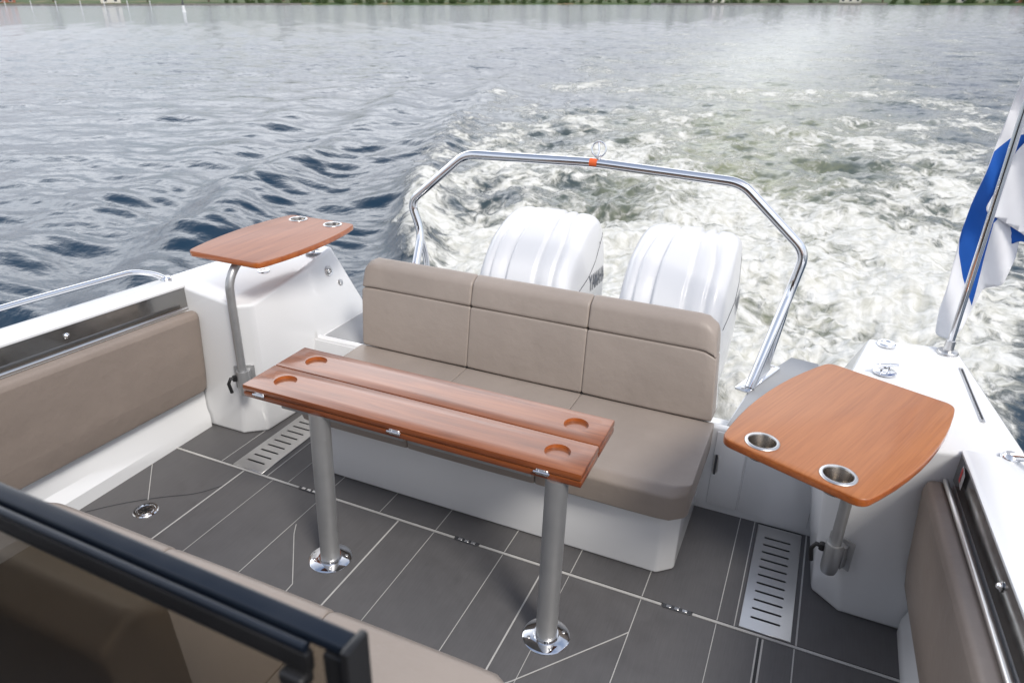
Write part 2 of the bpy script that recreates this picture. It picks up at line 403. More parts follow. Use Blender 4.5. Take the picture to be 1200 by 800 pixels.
# transom wall with a flush door, walkway decks beside the engine well
for s in (-1, 1):
    xa, xb = sorted((XC + s * .70, XC + s * 1.30))
    b = BM(); box(b, xa, xb, 2.592, 2.632, -.02, .398, .008, 3)
    tw = put('transom_wall', b, M['gelcoat'], boat)
    b = BM()
    if s > 0:
        box(b, -.20, -.078, 2.586, 2.594, .03, .385, .004, 2); box(b, -.072, .20, 2.587, 2.594, .03, .385, .004, 2)
    else:
        box(b, -2.21, -1.85, 2.587, 2.594, .03, .385, .004, 2)
    put('transom_door', b, M['gelcoat'], tw)
    pin, pout = XC + s * .805, XC + s * 1.17
    P = [(XC + s * .835, 2.637), (pout, 2.637), (XC + s * 1.17, 3.42), (XC + s * 1.03, 3.44), (XC + s * .90, 3.12)]
    b = BM(); prism(b, P[::s] if s > 0 else P[::-1], .30, .386, .006)
    wk = put('walkway_base', b, M['gelcoat'], boat)
    Pi = [(XC + s * .843, 2.640), (XC + s * 1.148, 2.640), (XC + s * 1.16, 3.41), (XC + s * 1.035, 3.43), (XC + s * .91, 3.12)]
    b = BM(); prism(b, Pi if s > 0 else Pi[::-1], .387, .393, .001)
    put('walkway_deck', b, M['nonskid'], boat)
    P2 = [(XC + s * .84, 2.67), (XC + s * 1.6, 2.67), (XC + s * 1.55, 3.10), (XC + s * 1.16, 3.38), (XC + s * 1.04, 3.40), (XC + s * .91, 3.12)]
    b = BM(); prism(b, P2 if s > 0 else P2[::-1], -.62, .298, .01); put('stern_sponson', b, M['gelcoat'], boat)
# stern bulkhead behind the bench and hull bottom
b = BM(); box(b, XC - .85, XC + .85, 2.70, 2.80, -.55, .33, .01, 2); put('engine_bulkhead', b, M['gelcoat'], boat)
b = BM(); prism(b, [(-2.6, -1.2), (.57, -1.2), (.57, 2.58), (-2.6, 2.58)], -.62, -.045, .02); put('hull_bottom', b, M['antifoul'], boat)

# hinge on the bench base / door
b = BM(); box(b, -.196, -.176, 2.573, 2.5855, .20, .28, .002, 1)
hg = put('door_hinge', b, M['steel'], boat)
b = BM(); tube(b, [(-.186, 2.57, .195), (-.186, 2.57, .285)], .005, 10)
put('hinge_pin', b, M['darktrim'], hg)

# mouldings and fittings on the quarter boxes
def fitting(name, x, y, z, r, mat=M['chrome'], inner=M['black']):
    b = BM(); lathe(b, [(0, .004), (r * .55, .004), (r * .62, .007), (r * .9, .007), (r, .003), (r, -.004), (0, -.004)], (x, y, z), 32)
    o = put(name, b, mat, boat); return o
def popup_cleat(x, y, z, ang):
    m4 = Matrix.Translation((x, y, z)) @ Matrix.Rotation(ang, 4, 'Z')
    b = BM(); lathe(b, [(0, .003), (.036, .003), (.040, .0), (.040, -.003), (0, -.003)], mat4=m4, n=36)
    o = put('mooring_cleat', b, M['chrome'], boat)
    b = BM(); tube(b, [m4 @ Vector(p) for p in ((-.045, 0, .022), (-.02, 0, .026), (.02, 0, .026), (.045, 0, .022))], .007, 12, .01)
    for q in (-.014, .014): tube(b, [m4 @ Vector((q, 0, 0)), m4 @ Vector((q, 0, .026))], .006, 10)
    put('cleat_horn', b, M['chrome'], o)
fitting('deck_filler_cap', .345, 2.905, .754, .034)
popup_cleat(.335, 2.665, .742, .5)
popup_cleat(-2.345, 2.83, .752, -.5)
fitting('deck_filler_cap', -2.40, 2.52, .732, .03)
# slotted track on top of the right-hand box
m4 = Matrix.Translation((.60, 2.60, .748)) @ Matrix.Rotation(R(3), 4, 'Z') @ Matrix.Rotation(R(.7), 4, 'X')
b = BM(); box(b, -.007, .007, -.20, .20, -.002, .0028, .002, 2, mat4=m4); tk = put('deck_track', b, M['steel'], boat)
b = BM(); box(b, -.003, .003, -.185, .185, .003, .0036, mat4=m4); put('track_slot', b, M['black'], tk)
# moulded step line along the top outer edge of the right-hand box
m4 = Matrix.Translation((.665, 2.55, .752)) @ Matrix.Rotation(R(5), 4, 'Z') 
# shower socket and knob on the inner face of the left-hand box
nrm = Vector((1, .03, .33)).normalized()
def on_face(y, z):   # inner face of the left box between (2.6,.38) and (2.94,.75)
    u = (y - 2.60) / .34; 
    return Vector((XC - (1.15 + (.02) * u + ((z - .38) / .37) * (.085 + .05 * u)) + .0, y, z))
for (y, z, r, nm) in ((2.84, .655, .026, 'shower_socket'), (2.90, .575, .018, 'wash_down_knob')):
    m4 = frame_to(on_face(y, z) + nrm * .001, nrm, (0, 1, 0))
    b = BM()
    if r > .02: lathe(b, [(0, .004), (r * .45, .004), (r * .5, .010), (r * .62, .010), (r * .68, .004), (r, .006), (r * 1.05, 0), (r * 1.05, -.004)], mat4=m4, n=28)
    else: lathe(b, [(0, .014), (r * .8, .013), (r, .007), (r, -.002)], mat4=m4, n=28)
    put(nm, b, M['steel'], boat)

# ------------------------------------------------------------------ drain grates
def make_grate():
    t = thing('drain_grate', (.105, 2.25, 0), 'x', 'grate', 'slotted steel drain grates in the floor')
    b = BM(); box(b, .020, .190, 1.985, 2.578, -.02, .0045, .0015, 1)
    c = BM()
    for k in range(11):
        y = 2.045 + k * .0455
        prism(c, rpoly([(.052, y - .0048), (.152, y - .0048), (.152, y + .0048), (.052, y + .0048)], .0046, 3), -.03, .02)
    b = cut(b, c); put('grate_plate', b, M['steel'], t)
    b = BM(); box(b, .024, .186, 1.99, 2.575, -.0202, -.0190); put('grate_channel', b, M['black'], t)
    b = BM(); box(b, .022, .190, 2.5785, 2.585, .001, .004); put('grate_end_gap', b, M['black'], t)
    return t
gr = make_grate(); gr['label'] = 'slotted brushed steel drain grate below the round-cornered side table by the flagpole'
g2 = copy_tree(gr); g2['label'] = 'slotted brushed steel drain grate beside the left locker box, partly behind the table leg'
g2.location = (-2.135, 2.245, 0); BOAT.append(g2)
b = floor  # recess under grates: cut holes in the floor so the slots are dark
bm = BM(); bm.from_mesh(floor.data); bmesh.ops.translate(bm, verts=bm.verts, vec=ORIG[boat])
c = BM(); box(c, .0205, .1895, 1.9855, 2.5775, -.1, .1); box(c, -2.2195, -2.0505, 1.9805, 2.5725, -.1, .1)
bm = cut(bm, c); bmesh.ops.translate(bm, verts=bm.verts, vec=-ORIG[boat]); bm.to_mesh(floor.data); bm.free()

# ------------------------------------------------------------------ stern bench
t = thing('bench_seat', (-1.05, 2.3, 0), 'taupe three-seat padded bench on a white base in front of the engines', 'bench seat')
P = [(-1.775, 2.115), (-.30, 2.115), (-.243, 2.165), (-.243, 2.585), (-1.845, 2.585), (-1.845, 2.175)]
b = BM(); prism(b, P, .0005, .292, .012, 4)
put('bench_base', b, M['gelcoat'], t)
b = BM(); box(b, -1.85, -.25, 2.588, 2.69, .0005, .40, .006); put('back_support', b, M['gelcoat'], t)
xsplit = [-1.905, -1.332, -.780, -.217]
for i in range(3):
    x0, x1 = xsplit[i] + .0012, xsplit[i + 1] - .0012
    prof = rpoly([(2.058, .292), (2.052, .395), (2.085, .424), (2.60, .418), (2.60, .292)], [.012, .02, .03, .02, .01], 5)
    if i == 1: poly = None
    b = BM(); puff(b, x0, x1, prof, .002, 12, .010)
    # round the free front corners
    for v in b.verts:
        for (cx, sgn) in ((xsplit[3], 1), (xsplit[0], -1)):
            dx = (cx - v.co.x) * sgn; rr = .085
            dy = v.co.y - 2.055
            if dx < rr and dy < rr and (i == (2 if sgn > 0 else 0)):
                u = 1 - max(0, dx) / rr; v.co.y += rr * (1 - math.sqrt(max(0, 1 - u * u))) * (1 - max(0, dy) / rr)
    put('seat_cushion', b, M['taupe'], t, sharp=60)
# three back panels with a raised head roll
bx = [-1.925, -1.345, -.795, -.262]
bxb = [-1.885, -1.328, -.778, -.228]
for i in range(3):
    prof = rpoly([(2.573, .425), (2.640, .695), (2.72, .688), (2.685, .41)], [.012, .012, .01, .01], 4)
    prof2 = rpoly([(2.637, .697), (2.672, .800), (2.735, .826), (2.765, .790), (2.725, .690)], [.014, .045, .05, .02, .01], 6)
    def shear(b):
        for v in b.verts:
            u = (v.co.x - bx[i]) / (bx[i + 1] - bx[i]); k = max(0, min(1.1, (v.co.z - .42) / .38))
            xb = bxb[i] + (bxb[i + 1] - bxb[i]) * u
            # the outline is slightly barrel-shaped at the free ends
            if i == 0: xb -= .02 * math.sin(math.pi * min(1, k)) * (1 - u)
            v.co.x = xb * (1 - k) + v.co.x * k
            for (j, sgn, cx) in ((2, 1, bx[3]), (0, -1, bx[0])):
                if i == j:
                    dx = (cx - v.co.x) * sgn; rr = .075 if sgn > 0 else .05
                    if dx < rr and k > .62:
                        q = 1 - max(0, dx) / rr; v.co.z -= rr * (1 - math.sqrt(max(0, 1 - q * q))) * min(1, (k - .62) / .35)
    b = BM(); puff(b, bx[i] + .001, bx[i + 1] - .001, prof, .003, 14, .010); shear(b)
    bp = put('back_cushion', b, M['taupe'], t, sharp=60)
    b = BM(); puff(b, bx[i] + .001, bx[i + 1] - .001, prof2, .003, 14, .012); shear(b)
    put('head_roll', b, M['taupe'], bp, sharp=60)
    b = BM(); puff(b, bx[i] + .004, bx[i + 1] - .004, rpoly([(2.70, .40), (2.735, .70), (2.766, .795), (2.772, .785), (2.76, .40)], .003, 3), 0, 4, .004); shear(b)
    put('back_shell', b, M['gelcoat'], bp)

# ------------------------------------------------------------------ forward sofa (only its seat and back in view)
t = thing('forward_sofa', (-1.3, .9, 0), 'taupe seat cushions of the sofa below the navy window frame', 'sofa')
b = BM(); prism(b, [(-2.15, .56), (-.50, .56), (-.50, 1.09), (-2.15, 1.09)], .0005, .305, .012, 3); put('sofa_base', b, M['gelcoat'], t)
sx = [-2.135, -1.574, -.995, -.452]
for i in range(3):
    b = BM(); puff(b, sx[i] + .0015, sx[i + 1] - .0015, rpoly([(.60, .307), (.60, .432), (1.12, .436), (1.152, .405), (1.145, .307)], [.01, .02, .035, .03, .01], 5), .002, 12, .014)
    for v in b.verts:
        for j, sgn, cx in ((2, 1, sx[3]), (0, -1, sx[0])):
            if i == j:
                dx = (cx - v.co.x) * sgn; dy = 1.15 - v.co.y; rr = .07
                if dx < rr and dy < rr:
                    q = 1 - max(0, dx) / rr; v.co.y -= rr * (1 - math.sqrt(max(0, 1 - q * q))) * (1 - max(0, dy) / rr)
    put('seat_cushion', b, M['taupe'], t, sharp=60)
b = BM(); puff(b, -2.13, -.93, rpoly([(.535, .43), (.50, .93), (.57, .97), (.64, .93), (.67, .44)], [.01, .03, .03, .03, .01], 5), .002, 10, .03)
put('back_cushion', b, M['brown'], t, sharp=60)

# ------------------------------------------------------------------ side back cushions
def side_cushion(s, label):
    t = bmesh.new(); rings = []
    Y = [2.185 - .03 * (1 - math.cos(math.pi / 2 * i / 6)) for i in range(6, -1, -1)]
    Y = [(2.188 - .045 * (1 - math.sin(math.pi / 2 * i / 6)), 1 - math.cos(math.pi / 2 * (1 - i / 6)) if 0 else (1 - math.sin(math.pi / 2 * i / 6))) for i in range(7)][::-1]
    Y = [(2.188 - .045 * (1 - math.cos(a)), 1 - math.sin(a)) for a in [math.pi / 2 * i / 6 for i in range(7)]]
    Y += [(y, 0) for y in (1.9, 1.5, 1.1, .7, .3, -.2, -.7)]
    for y, k in Y:
        top = sheer(y) - .112; pr = rpoly([(1.545, .215), (1.505, .215), (1.490, .32), (1.468, top - .03), (1.475, top - .004), (1.505, top + .002), (1.515, top), (1.545, top - .01)], [.004, .02, .03, .02, .018, .015, .01, .005], 4)
        c = Vector((1.53, (.2 + top) / 2)); ring = []
        for d, z in pr:
            p = Vector((d, z)); 
            p = Vector((1.545 - (1.545 - p.x) * (1 - .45 * k), c.y + (p.y - c.y) * (1 - .09 * k)))
            ring.append(t.verts.new((XC + s * (p.x + flare(y)), y, p.y)))
        rings.append(ring)
    n = len(rings[0])
    for i in range(len(rings) - 1):
        for q in range(n): t.faces.new((rings[i][q], rings[i][(q + 1) % n], rings[i + 1][(q + 1) % n], rings[i + 1][q]))
    t.faces.new(rings[0][::-1]); t.faces.new(rings[-1]); bmesh.ops.recalc_face_normals(t, faces=t.faces)
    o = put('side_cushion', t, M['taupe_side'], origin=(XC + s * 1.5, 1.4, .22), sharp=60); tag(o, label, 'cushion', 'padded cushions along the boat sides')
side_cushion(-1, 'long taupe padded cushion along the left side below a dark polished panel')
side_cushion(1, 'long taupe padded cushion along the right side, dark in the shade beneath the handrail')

# ------------------------------------------------------------------ handrails along the gunwales
def rail(s, label):
    t = thing('hand_rail', (XC + s * 1.66, 1.5, .75), label, 'hand rail', 'stainless hand rails on the side decks')
    def p(y, dz, dx=0): return (XC + s * (1.675 + dx + flare(y)), y, sheer(y) + dz)
    b = BM(); tube(b, [p(2.20, .004, -.005), p(2.17, .030, .03), p(2.10, .052, .075), p(1.6, .055, .08), p(1.0, .055, .08), p(.2, .055, .08), p(-.9, .055, .08)], .0125, 18, .05)
    put('rail_tube', b, M['chrome'], t)
    for y in (1.28, .3):
        b = BM(); tube(b, [p(y, -.002, .02), p(y, .02, .03), p(y, .05, .075)], .009, 12, .02); put('rail_post', b, M['chrome'], t)
    b = BM(); lathe(b, [(0, .012), (.016, .012), (.024, .004), (.026, 0), (.026, -.004), (0, -.004)], p(2.20, .004, -.005)); put('rail_foot', b, M['chrome'], t)
rail(-1, 'polished steel hand rail outside the left cushion'); rail(1, 'polished steel hand rail at the right-hand edge by the warning sticker')

# ------------------------------------------------------------------ cockpit table
t = thing('folding_table', (-1.1, 1.8, 0), 'long narrow varnished teak folding table with four round cup recesses', 'table')
DY = .015
def leaf(y0, y1, z0, z1, holes, mats, name):
    b = BM(); box(b, -1.752, -.483, y0 + DY, y1 + DY, z0 - .020, z1 - .020, .0035, 2); y0 += DY; y1 += DY; z0 -= .020; z1 -= .020
    if holes:
        c = BM()
        for hx in (-1.632, -.59): lathe(c, [(0, z1 - .012), (.0405, z1 - .012), (.0415, z1 + .01), (0, z1 + .01)], (hx, (y0 + y1) / 2 + .002, 0), 48)
        b = cut(b, c)
    for f in b.faces:
        n = f.normal; c0 = f.calc_center_median()
        inside = any((c0.x - hx) ** 2 + (c0.y - (y0 + y1) / 2 - .002) ** 2 < .043 ** 2 for hx in (-1.632, -.59))
        f.material_index = 0 if (n.z > .6 and not (holes and inside)) else (2 if (inside and holes and n.z < .6) else (0 if n.z > .6 else 1))
    return put(name, b, mats, t, sharp=30)
mt = [M['teak'], M['teak_edge'], M['teak_cup']]
leaf(1.647, 1.8185, .677, .700, True, mt, 'front_leaf'); leaf(1.8225, 1.992, .677, .700, True, mt, 'rear_leaf')
leaf(1.649, 1.8185, .652, .6745, False, mt, 'folded_leaf'); leaf(1.8225, 1.990, .652, .6745, False, mt, 'folded_leaf')
for x in (-1.675, -1.12, -.605):
    b = BM(); box(b, x - .020, x + .020, 1.6575, 1.6628, .645, .664, .0015, 1)
    h = put('leaf_hinge', b, M['steel'], t)
    b = BM(); tube(b, [(x - .026, 1.6555, .6555), (x + .026, 1.6555, .6555)], .0042, 10)
    for q in (-.013, .013):
        for z in (.649, .662): lathe(b, [(0, .0025), (.003, .0015), (.0035, 0)], mat4=frame_to((x + q, 1.6576, z), (0, -1, 0)), n=10)
    put('hinge_barrel', b, M['chrome'], h)
b = BM()
for x0, x1 in ((-1.60, -1.10), (-1.085, -.645)): box(b, x0, x1, 1.678, 1.98, .612, .6310, .004, 2)
put('under_frame', b, M['alu'], t)
for x in (-1.445, -.566):
    yy = 1.668
    b = BM(); prof = [(0, .6315), (.036, .6315), (.036, .02), (.037, .012), (.037, .004), (0, .004)]; lathe(b, prof, (x, yy, 0), 36)
    for v in b.verts: v.co.y += v.co.z * .036
    lg = put('table_leg', b, M['alu'], t)
    b = BM(); lathe(b, [(.036, .018), (.041, .018), (.043, .008), (.074, .006), (.080, .003), (.081, .0008)], (x, yy, 0), 56); fl = put('floor_flange', b, M['chrome'], lg)
    for k in range(4):
        b = BM(); a = k * math.pi / 2 + .6; lathe(b, [(0, .0095), (.0035, .009), (.006, .0078), (.0068, .0065)], (x + .060 * math.cos(a), yy + .060 * math.sin(a), 0), 14)
        put('flange_screw', b, M['steel'], fl)

# ------------------------------------------------------------------ side tables on swan-neck tubes
def side_table(loc, yaw, ztop, cups_at, label, light=False, tubepts=None):
    t = thing('side_table', loc, label, 'side table', 'small teak side tables on bent tubes')
    W, LN = .195, .345       # half width at the ends, half length
    m4 = Matrix.Translation((loc[0], loc[1], 0)) @ Matrix.Rotation(yaw, 4, 'Z')
    side = []
    pts = [(-W, -LN), (W, -LN)] 
    arc = [(W + .042 * (1 - (q / 5 - 1) ** 2), -LN + 2 * LN * q / 10) for q in range(1, 10)]
    poly = round_poly([(-W, -LN), (W, -LN)] + arc + [(W, LN), (-W, LN)] + [(-x, y) for x, y in arc[::-1]], [.04, .04] + [0] * 9 + [.04, .04] + [0] * 9, 6)
    b = BM(); prism(b, [tuple((m4 @ Vector((x, y, 0))).xy) for x, y in poly], ztop - .026, ztop, .005, 3)
    c = BM()
    cs = [(-.105, cups_at * .285), (.105, cups_at * .285)]
    for cx, cy in cs:
        q = m4 @ Vector((cx, cy, 0)); lathe(c, [(0, ztop - .05), (.0372, ztop - .05), (.0372, ztop + .02), (0, ztop + .02)], (q.x, q.y, 0), 48)
    b = cut(b, c)
    for f in b.faces: f.material_index = 0 if f.normal.z > .6 else 1
    top = put('table_top', b, [M['teak_orange'] if light else M['teak_side'], M['teak_cup']], t, sharp=30)
    for cx, cy in cs:
        q = m4 @ Vector((cx, cy, 0))
        b = BM(); lathe(b, [(0, ztop - .043), (.033, ztop - .043), (.0355, ztop - .038), (.0362, ztop), (.038, ztop + .0035), (.044, ztop + .004), (.047, ztop + .0012), (.047, ztop + .0006), (.0368, ztop + .0004), (.0368, ztop - .040), (.034, ztop - .0445), (0, ztop - .0445)], (q.x, q.y, 0), 48)
        b.normal_update()
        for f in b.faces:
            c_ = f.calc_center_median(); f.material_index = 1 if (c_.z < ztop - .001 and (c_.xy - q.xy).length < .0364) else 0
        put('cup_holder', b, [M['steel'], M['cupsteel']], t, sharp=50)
    b = BM(); tube(b, tubepts, .0185, 24, .075); put('support_tube', b, M['alu'], t)
    e = tubepts[-1]; b = BM(); lathe(b, [(0, ztop - .0268), (.06, ztop - .0268), (.06, ztop - .032), (.02, ztop - .036), (0, ztop - .036)], (e[0], e[1], 0), 32); put('top_plate', b, M['alu'], t)
    # clamp bracket on the locker box
    p0 = Vector(tubepts[0]); return t, p0
def clamp(t, p, nx, s):
    """socket block with back plate and a cam lever; nx: direction out of the box face"""
    n = Vector((nx[0], nx[1], 0)).normalized(); m4 = frame_to(p, (0, 0, 1), (n.x, n.y, 0))
    b = BM(); lathe(b, [(.0195, .045), (.027, .045), (.0285, .040), (.0285, -.06), (.024, -.075), (0, -.077)], mat4=m4, n=32)
    box(b, -.040, -.014, -.030, .030, -.055, .035, .004, 2, mat4=m4)
    k = put('tube_socket', b, M['alu'], t)
    b = BM(); box(b, -.047, -.039, -.046, .046, -.065, .050, .004, 2, mat4=m4); put('wall_plate', b, M['alu'], t)
    b = BM()
    tube(b, [m4 @ Vector(v) for v in ((.006, -s * .020, .012), (.020, -s * .052, .014), (.030, -s * .060, -.006), (.028, -s * .052, -.052))], [.008] * 4, 12)
    lathe(b, [(0, .014), (.011, .012), (.011, -.012), (0, -.014)], mat4=m4 @ Matrix.Translation((.012, -s * .034, .012)), n=16)
    put('cam_lever', b, M['black'], t)
zt = .925
tL, p = side_table((-2.285, 2.51, 0), R(0), zt, 1, 'pinkish teak side table on a tall bent tube above the left locker box', False,
                   [(-2.262, 2.160, .32), (-2.262, 2.160, .815), (-2.262, 2.225, zt - .034), (-2.262, 2.36, zt - .034)])
clamp(tL, Vector((-2.262, 2.160, .345)), (.55, -.85), 1)
zt2 = .848
tR, p = side_table((.185, 2.02, 0), R(-22), zt2, -1, 'orange varnished teak side table with two steel cup holders near the flagpole', True,
                   [(.262, 2.150, .24), (.262, 2.150, .76), (.22, 2.08, zt2 - .034), (.20, 2.03, zt2 - .034)])
clamp(tR, Vector((.262, 2.150, .28)), (-.55, -.85), 1)

# ------------------------------------------------------------------ towing arch
t = thing('towing_arch', (XC, 3.2, .39), 'polished steel tubular arch standing over the two engines', 'tow arch')
ya = 3.25
path = [(-1.905, 3.00, .40), (-1.945, 3.25, .80), (-2.005, ya, .965), (-1.675, ya, 1.243), (-1.0, ya + .02, 1.262), (-.322, ya, 1.243), (-.012, ya, .975), (-.040, 3.25, .80), (-.128, 3.00, .40)]
b = BM(); tube(b, path, .0225, 24, .06)
put('arch_tube', b, M['chrome'], t, sharp=80)
for s, xx in ((-1, -1.945), (1, -.040)):
    b = BM(); tube(b, [(xx, 3.235, .80), (xx + s * -.012, 3.27, .66), (xx - s * .045, 3.24, .40)], .017, 18, .05); put('arch_brace', b, M['chrome'], t)
    b = BM(); x1 = xx - s * .088
    m4 = Matrix.Translation((xx - s * .065, 3.12, .3945)) @ Matrix.Rotation(R(-19) * s, 4, 'Z')
    prism(b, rpoly([(-.034, -.17), (.034, -.17), (.034, .17), (-.034, .17)], .015, 4), 0, .008, .002, 2, mat4=m4); put('base_plate', b, M['chrome'], t)
    b = BM()
    solid(b, [m4 @ Vector(v) for v in ((-.004, -.13, .008), (.004, -.13, .008), (-.004, .13, .008), (.004, .13, .008), (-.003, .03, .16), (.003, .03, .16))],
          [(0, 2, 3, 1), (0, 1, 5, 4), (2, 4, 5, 3), (0, 4, 2), (1, 3, 5)], .001, 1); put('gusset_plate', b, M['steel'], t)
    for q in (-.15, .15):
        b = BM(); lathe(b, [(0, .014), (.009, .013), (.011, .008), (0, .008)], mat4=m4 @ Matrix.Translation((0, q, 0)), n=16); put('base_bolt', b, M['steel'], t)
b = BM(); tube(b, [(-1.022, ya + .018, 1.2613), (-.985, ya + .018, 1.2609)], .0229, 24); b.normal_update(); bmesh.ops.delete(b, geom=[f for f in b.faces if f.normal.y > -.25 or f.normal.z < -.55], context='FACES'); put('orange_tag', b, M['orange'], t)
b = BM(); m4 = frame_to((-.985, ya + .02, 1.325), (0, -1, .25))
lathe(b, [(.034 + .004 * math.cos(a), .004 * math.sin(a)) for a in [k * math.pi / 4 for k in range(8)]], mat4=m4, n=36, close=True)
tube(b, [m4 @ Vector((0, -.04, 0)), m4 @ Vector((.004, 0, .004)), m4 @ Vector((-.004, .03, 0))], .005, 10)
put('tow_ring', b, M['chrome'], t)
b = BM(); lathe(b, [(0, .012), (.010, .012), (.012, 0), (.014, -.02), (0, -.02)], (-.985, ya + .02, 1.289), 16); put('ring_post', b, M['chrome'], t)

# ------------------------------------------------------------------ outboard engines
def sst_(x, a, b_):
    t_ = max(0, min(1, (x - a) / (b_ - a))); return t_ * t_ * (3 - 2 * t_)
def make_motor():
    cx = -1.435; t = thing('outboard_engine', (cx, 3.8, 0), 'x', 'outboard engine', 'white outboard engines on the stern')
    ctrl = [(3.43, .12), (3.415, .42), (3.47, .60), (3.63, .735), (3.83, .815), (4.00, .815), (4.11, .755), (4.165, .63), (4.17, .40), (4.12, .14), (4.00, .01), (3.75, -.03), (3.55, .0)]
    nC = len(ctrl); prof = []
    for a in range(nC):          # closed Catmull-Rom side profile (y, z)
        p0, p1, p2, p3 = (Vector(ctrl[(a + k - 1) % nC]) for k in range(4))
        for q in range(12):
            u = q / 12; prof.append(.5 * ((2 * p1) + (p2 - p0) * u + (2 * p0 - 5 * p1 + 4 * p2 - p3) * u * u + (3 * p1 - p0 - 3 * p2 + p3) * u ** 3))
    nP = len(prof); cen = Vector((3.80, .42)); b = BM()
    nrmP = []
    for a in range(nP):
        d = prof[(a + 1) % nP] - prof[a - 1]; n_ = Vector((-d.y, d.x)).normalized(); nrmP.append(n_ if n_.dot(prof[a] - cen) > 0 else -n_)
    us = [math.sin(math.pi / 2 * k / 44) if 0 else k / 44 for k in range(-44, 45)]
    Rr_ = .085; rows = []
    def half(y, z): return .305 - .020 * max(0, (3.62 - y) / .2) - .016 * max(0, (y - 4.0) / .17) - .020 * max(0, (.18 - z) / .2) - .034 * max(0, (z - .40) / .42)
    for k, u in enumerate(us):
        row = []
        for a in range(nP):
            p, n_ = prof[a], nrmP[a]; hw = half(p.x, p.y); x = u * hw; e = max(0, abs(x) - (hw - Rr_)) / Rr_
            inset = Rr_ * (1 - math.sqrt(max(0, 1 - e * e))) * .9
            # moulded pleats: fan out from the rear crown towards the front of the hood
            fz = sst_(p.y, .20, .40) * (1 - sst_(p.x, 4.02, 4.14)); fan = 1.0 - .30 * sst_(p.x, 3.55, 4.05)
            v_ = u / fan; fold = 0
            for c0, wi, wo, am in ((-.70, .10, .022, -.016), (-.34, .15, .022, -.020), (.26, .022, .15, -.020), (.64, .022, .10, -.016)):
                fold += am * math.exp(-((v_ - c0) / (wi if v_ < c0 else wo)) ** 2)
            fold += .008 * math.cos(v_ * 1.4)
            q = p - n_ * (inset - fold * fz * (1 - e))
            row.append(b.verts.new((cx + x, q.x, q.y)))
        rows.append(row)
    for k in range(len(us) - 1):
        for a in range(nP): b.faces.new((rows[k][a], rows[k][(a + 1) % nP], rows[k + 1][(a + 1) % nP], rows[k + 1][a]))
    for sg, row in ((-1, rows[0]), (1, rows[-1])):      # flat, slightly crowned flanks
        prev = row
        for kk in (.9, .75, .55, .35, .15):
            cur = []
            for a in range(nP):
                c0 = row[a].co; yy_ = cen.x + (c0.y - cen.x) * kk; zz_ = cen.y + (c0.z - cen.y) * kk
                cur.append(b.verts.new((cx + sg * (abs(c0.x - cx) + .010 * (1 - kk ** 2)) if 0 else cx + sg * ((abs(c0.x - cx)) * kk + (1 - kk) * .300 + .006 * (1 - kk ** 2)), yy_, zz_)))
            for a in range(nP): b.faces.new((prev[a], prev[(a + 1) % nP], cur[(a + 1) % nP], cur[a]))
            prev = cur
        b.faces.new(prev)
    bmesh.ops.recalc_face_normals(b, faces=b.faces)
    bvh = BVHTree.FromBMesh(b)
    cw = put('cowl', b, M['cowl'], t, sharp=75)
    # lettering down both flanks, laid on the curved skin
    for sgn in (1, -1):
        cu = bpy.data.curves.new('txt', 'FONT'); cu.body = 'YAMAHA'; cu.size = .10; cu.align_x = 'CENTER'; cu.offset = .002; cu.resolution_u = 3
        to = bpy.data.objects.new('txt', cu); col.objects.link(to); dg = bpy.context.evaluated_depsgraph_get(); dg.update()
        me = bpy.data.meshes.new_from_object(to.evaluated_get(dg)); bpy.data.objects.remove(to)
        tb = BM(); tb.from_mesh(me)
        bmesh.ops.triangulate(tb, faces=tb.faces)
        bmesh.ops.subdivide_edges(tb, edges=[e for e in tb.edges if e.calc_length() > .02], cuts=2, use_grid_fill=False)
        for v in tb.verts:
            y = 3.93 + sgn * v.co.x * .82; z = .41 + v.co.y * 1.3 - .10 * (y - 3.93)
            hit = bvh.ray_cast(Vector((cx + sgn * 2, y, z)), Vector((-sgn, 0, 0)))[0]
            v.co = Vector(((hit.x if hit else cx + sgn * .28) + sgn * .003, y, z))
        put('side_lettering', tb, M['letter'], cw)
    for sgn in (1, -1):          # joint between hood and flank, and the dark air slot at its rear end
        def skin(y, z, off):
            hit = bvh.ray_cast(Vector((cx + sgn * 2, y, z)), Vector((-sgn, 0, 0)))[0]; return Vector(((hit.x if hit else cx + sgn * .29) + sgn * off, y, z))
        b = BM(); tube(b, [skin(3.50 + .60 * q / 16, .44 + .245 * q / 16 - .03 * math.sin(math.pi * q / 16), -.0005) for q in range(17)], .0028, 8); put('hood_joint', b, M['darktrim'], cw)
        b = BM(); q4 = [skin(y, z, .0015) for y, z in ((4.005, .655), (4.125, .700), (4.135, .672), (4.01, .640))]; q5 = [v - Vector((sgn * .01, 0, 0)) for v in q4]
        solid(b, q4 + q5, [(0, 1, 2, 3), (4, 7, 6, 5), (0, 4, 5, 1), (1, 5, 6, 2), (2, 6, 7, 3), (3, 7, 4, 0)]); put('air_slot', b, M['black'], cw)
    b = BM(); prism(b, rpoly([(cx - .235, 3.50), (cx + .235, 3.50), (cx + .235, 4.0), (cx + .12, 4.12), (cx - .12, 4.12), (cx - .235, 4.0)], .06, 4), -.12, .03, .01); put('lower_trim', b, M['black'], t)
    b = BM(); prism(b, rpoly([(cx - .13, 3.50), (cx + .13, 3.50), (cx + .10, 4.05), (cx - .10, 4.05)], .05, 4), -.75, -.10, .02); put('midsection', b, M['cowl'], t)
    b = BM(); prism(b, rpoly([(cx - .03, 3.45), (cx + .03, 3.45), (cx + .02, 4.0), (cx - .02, 4.0)], .01, 3), -1.3, -.75, .01)
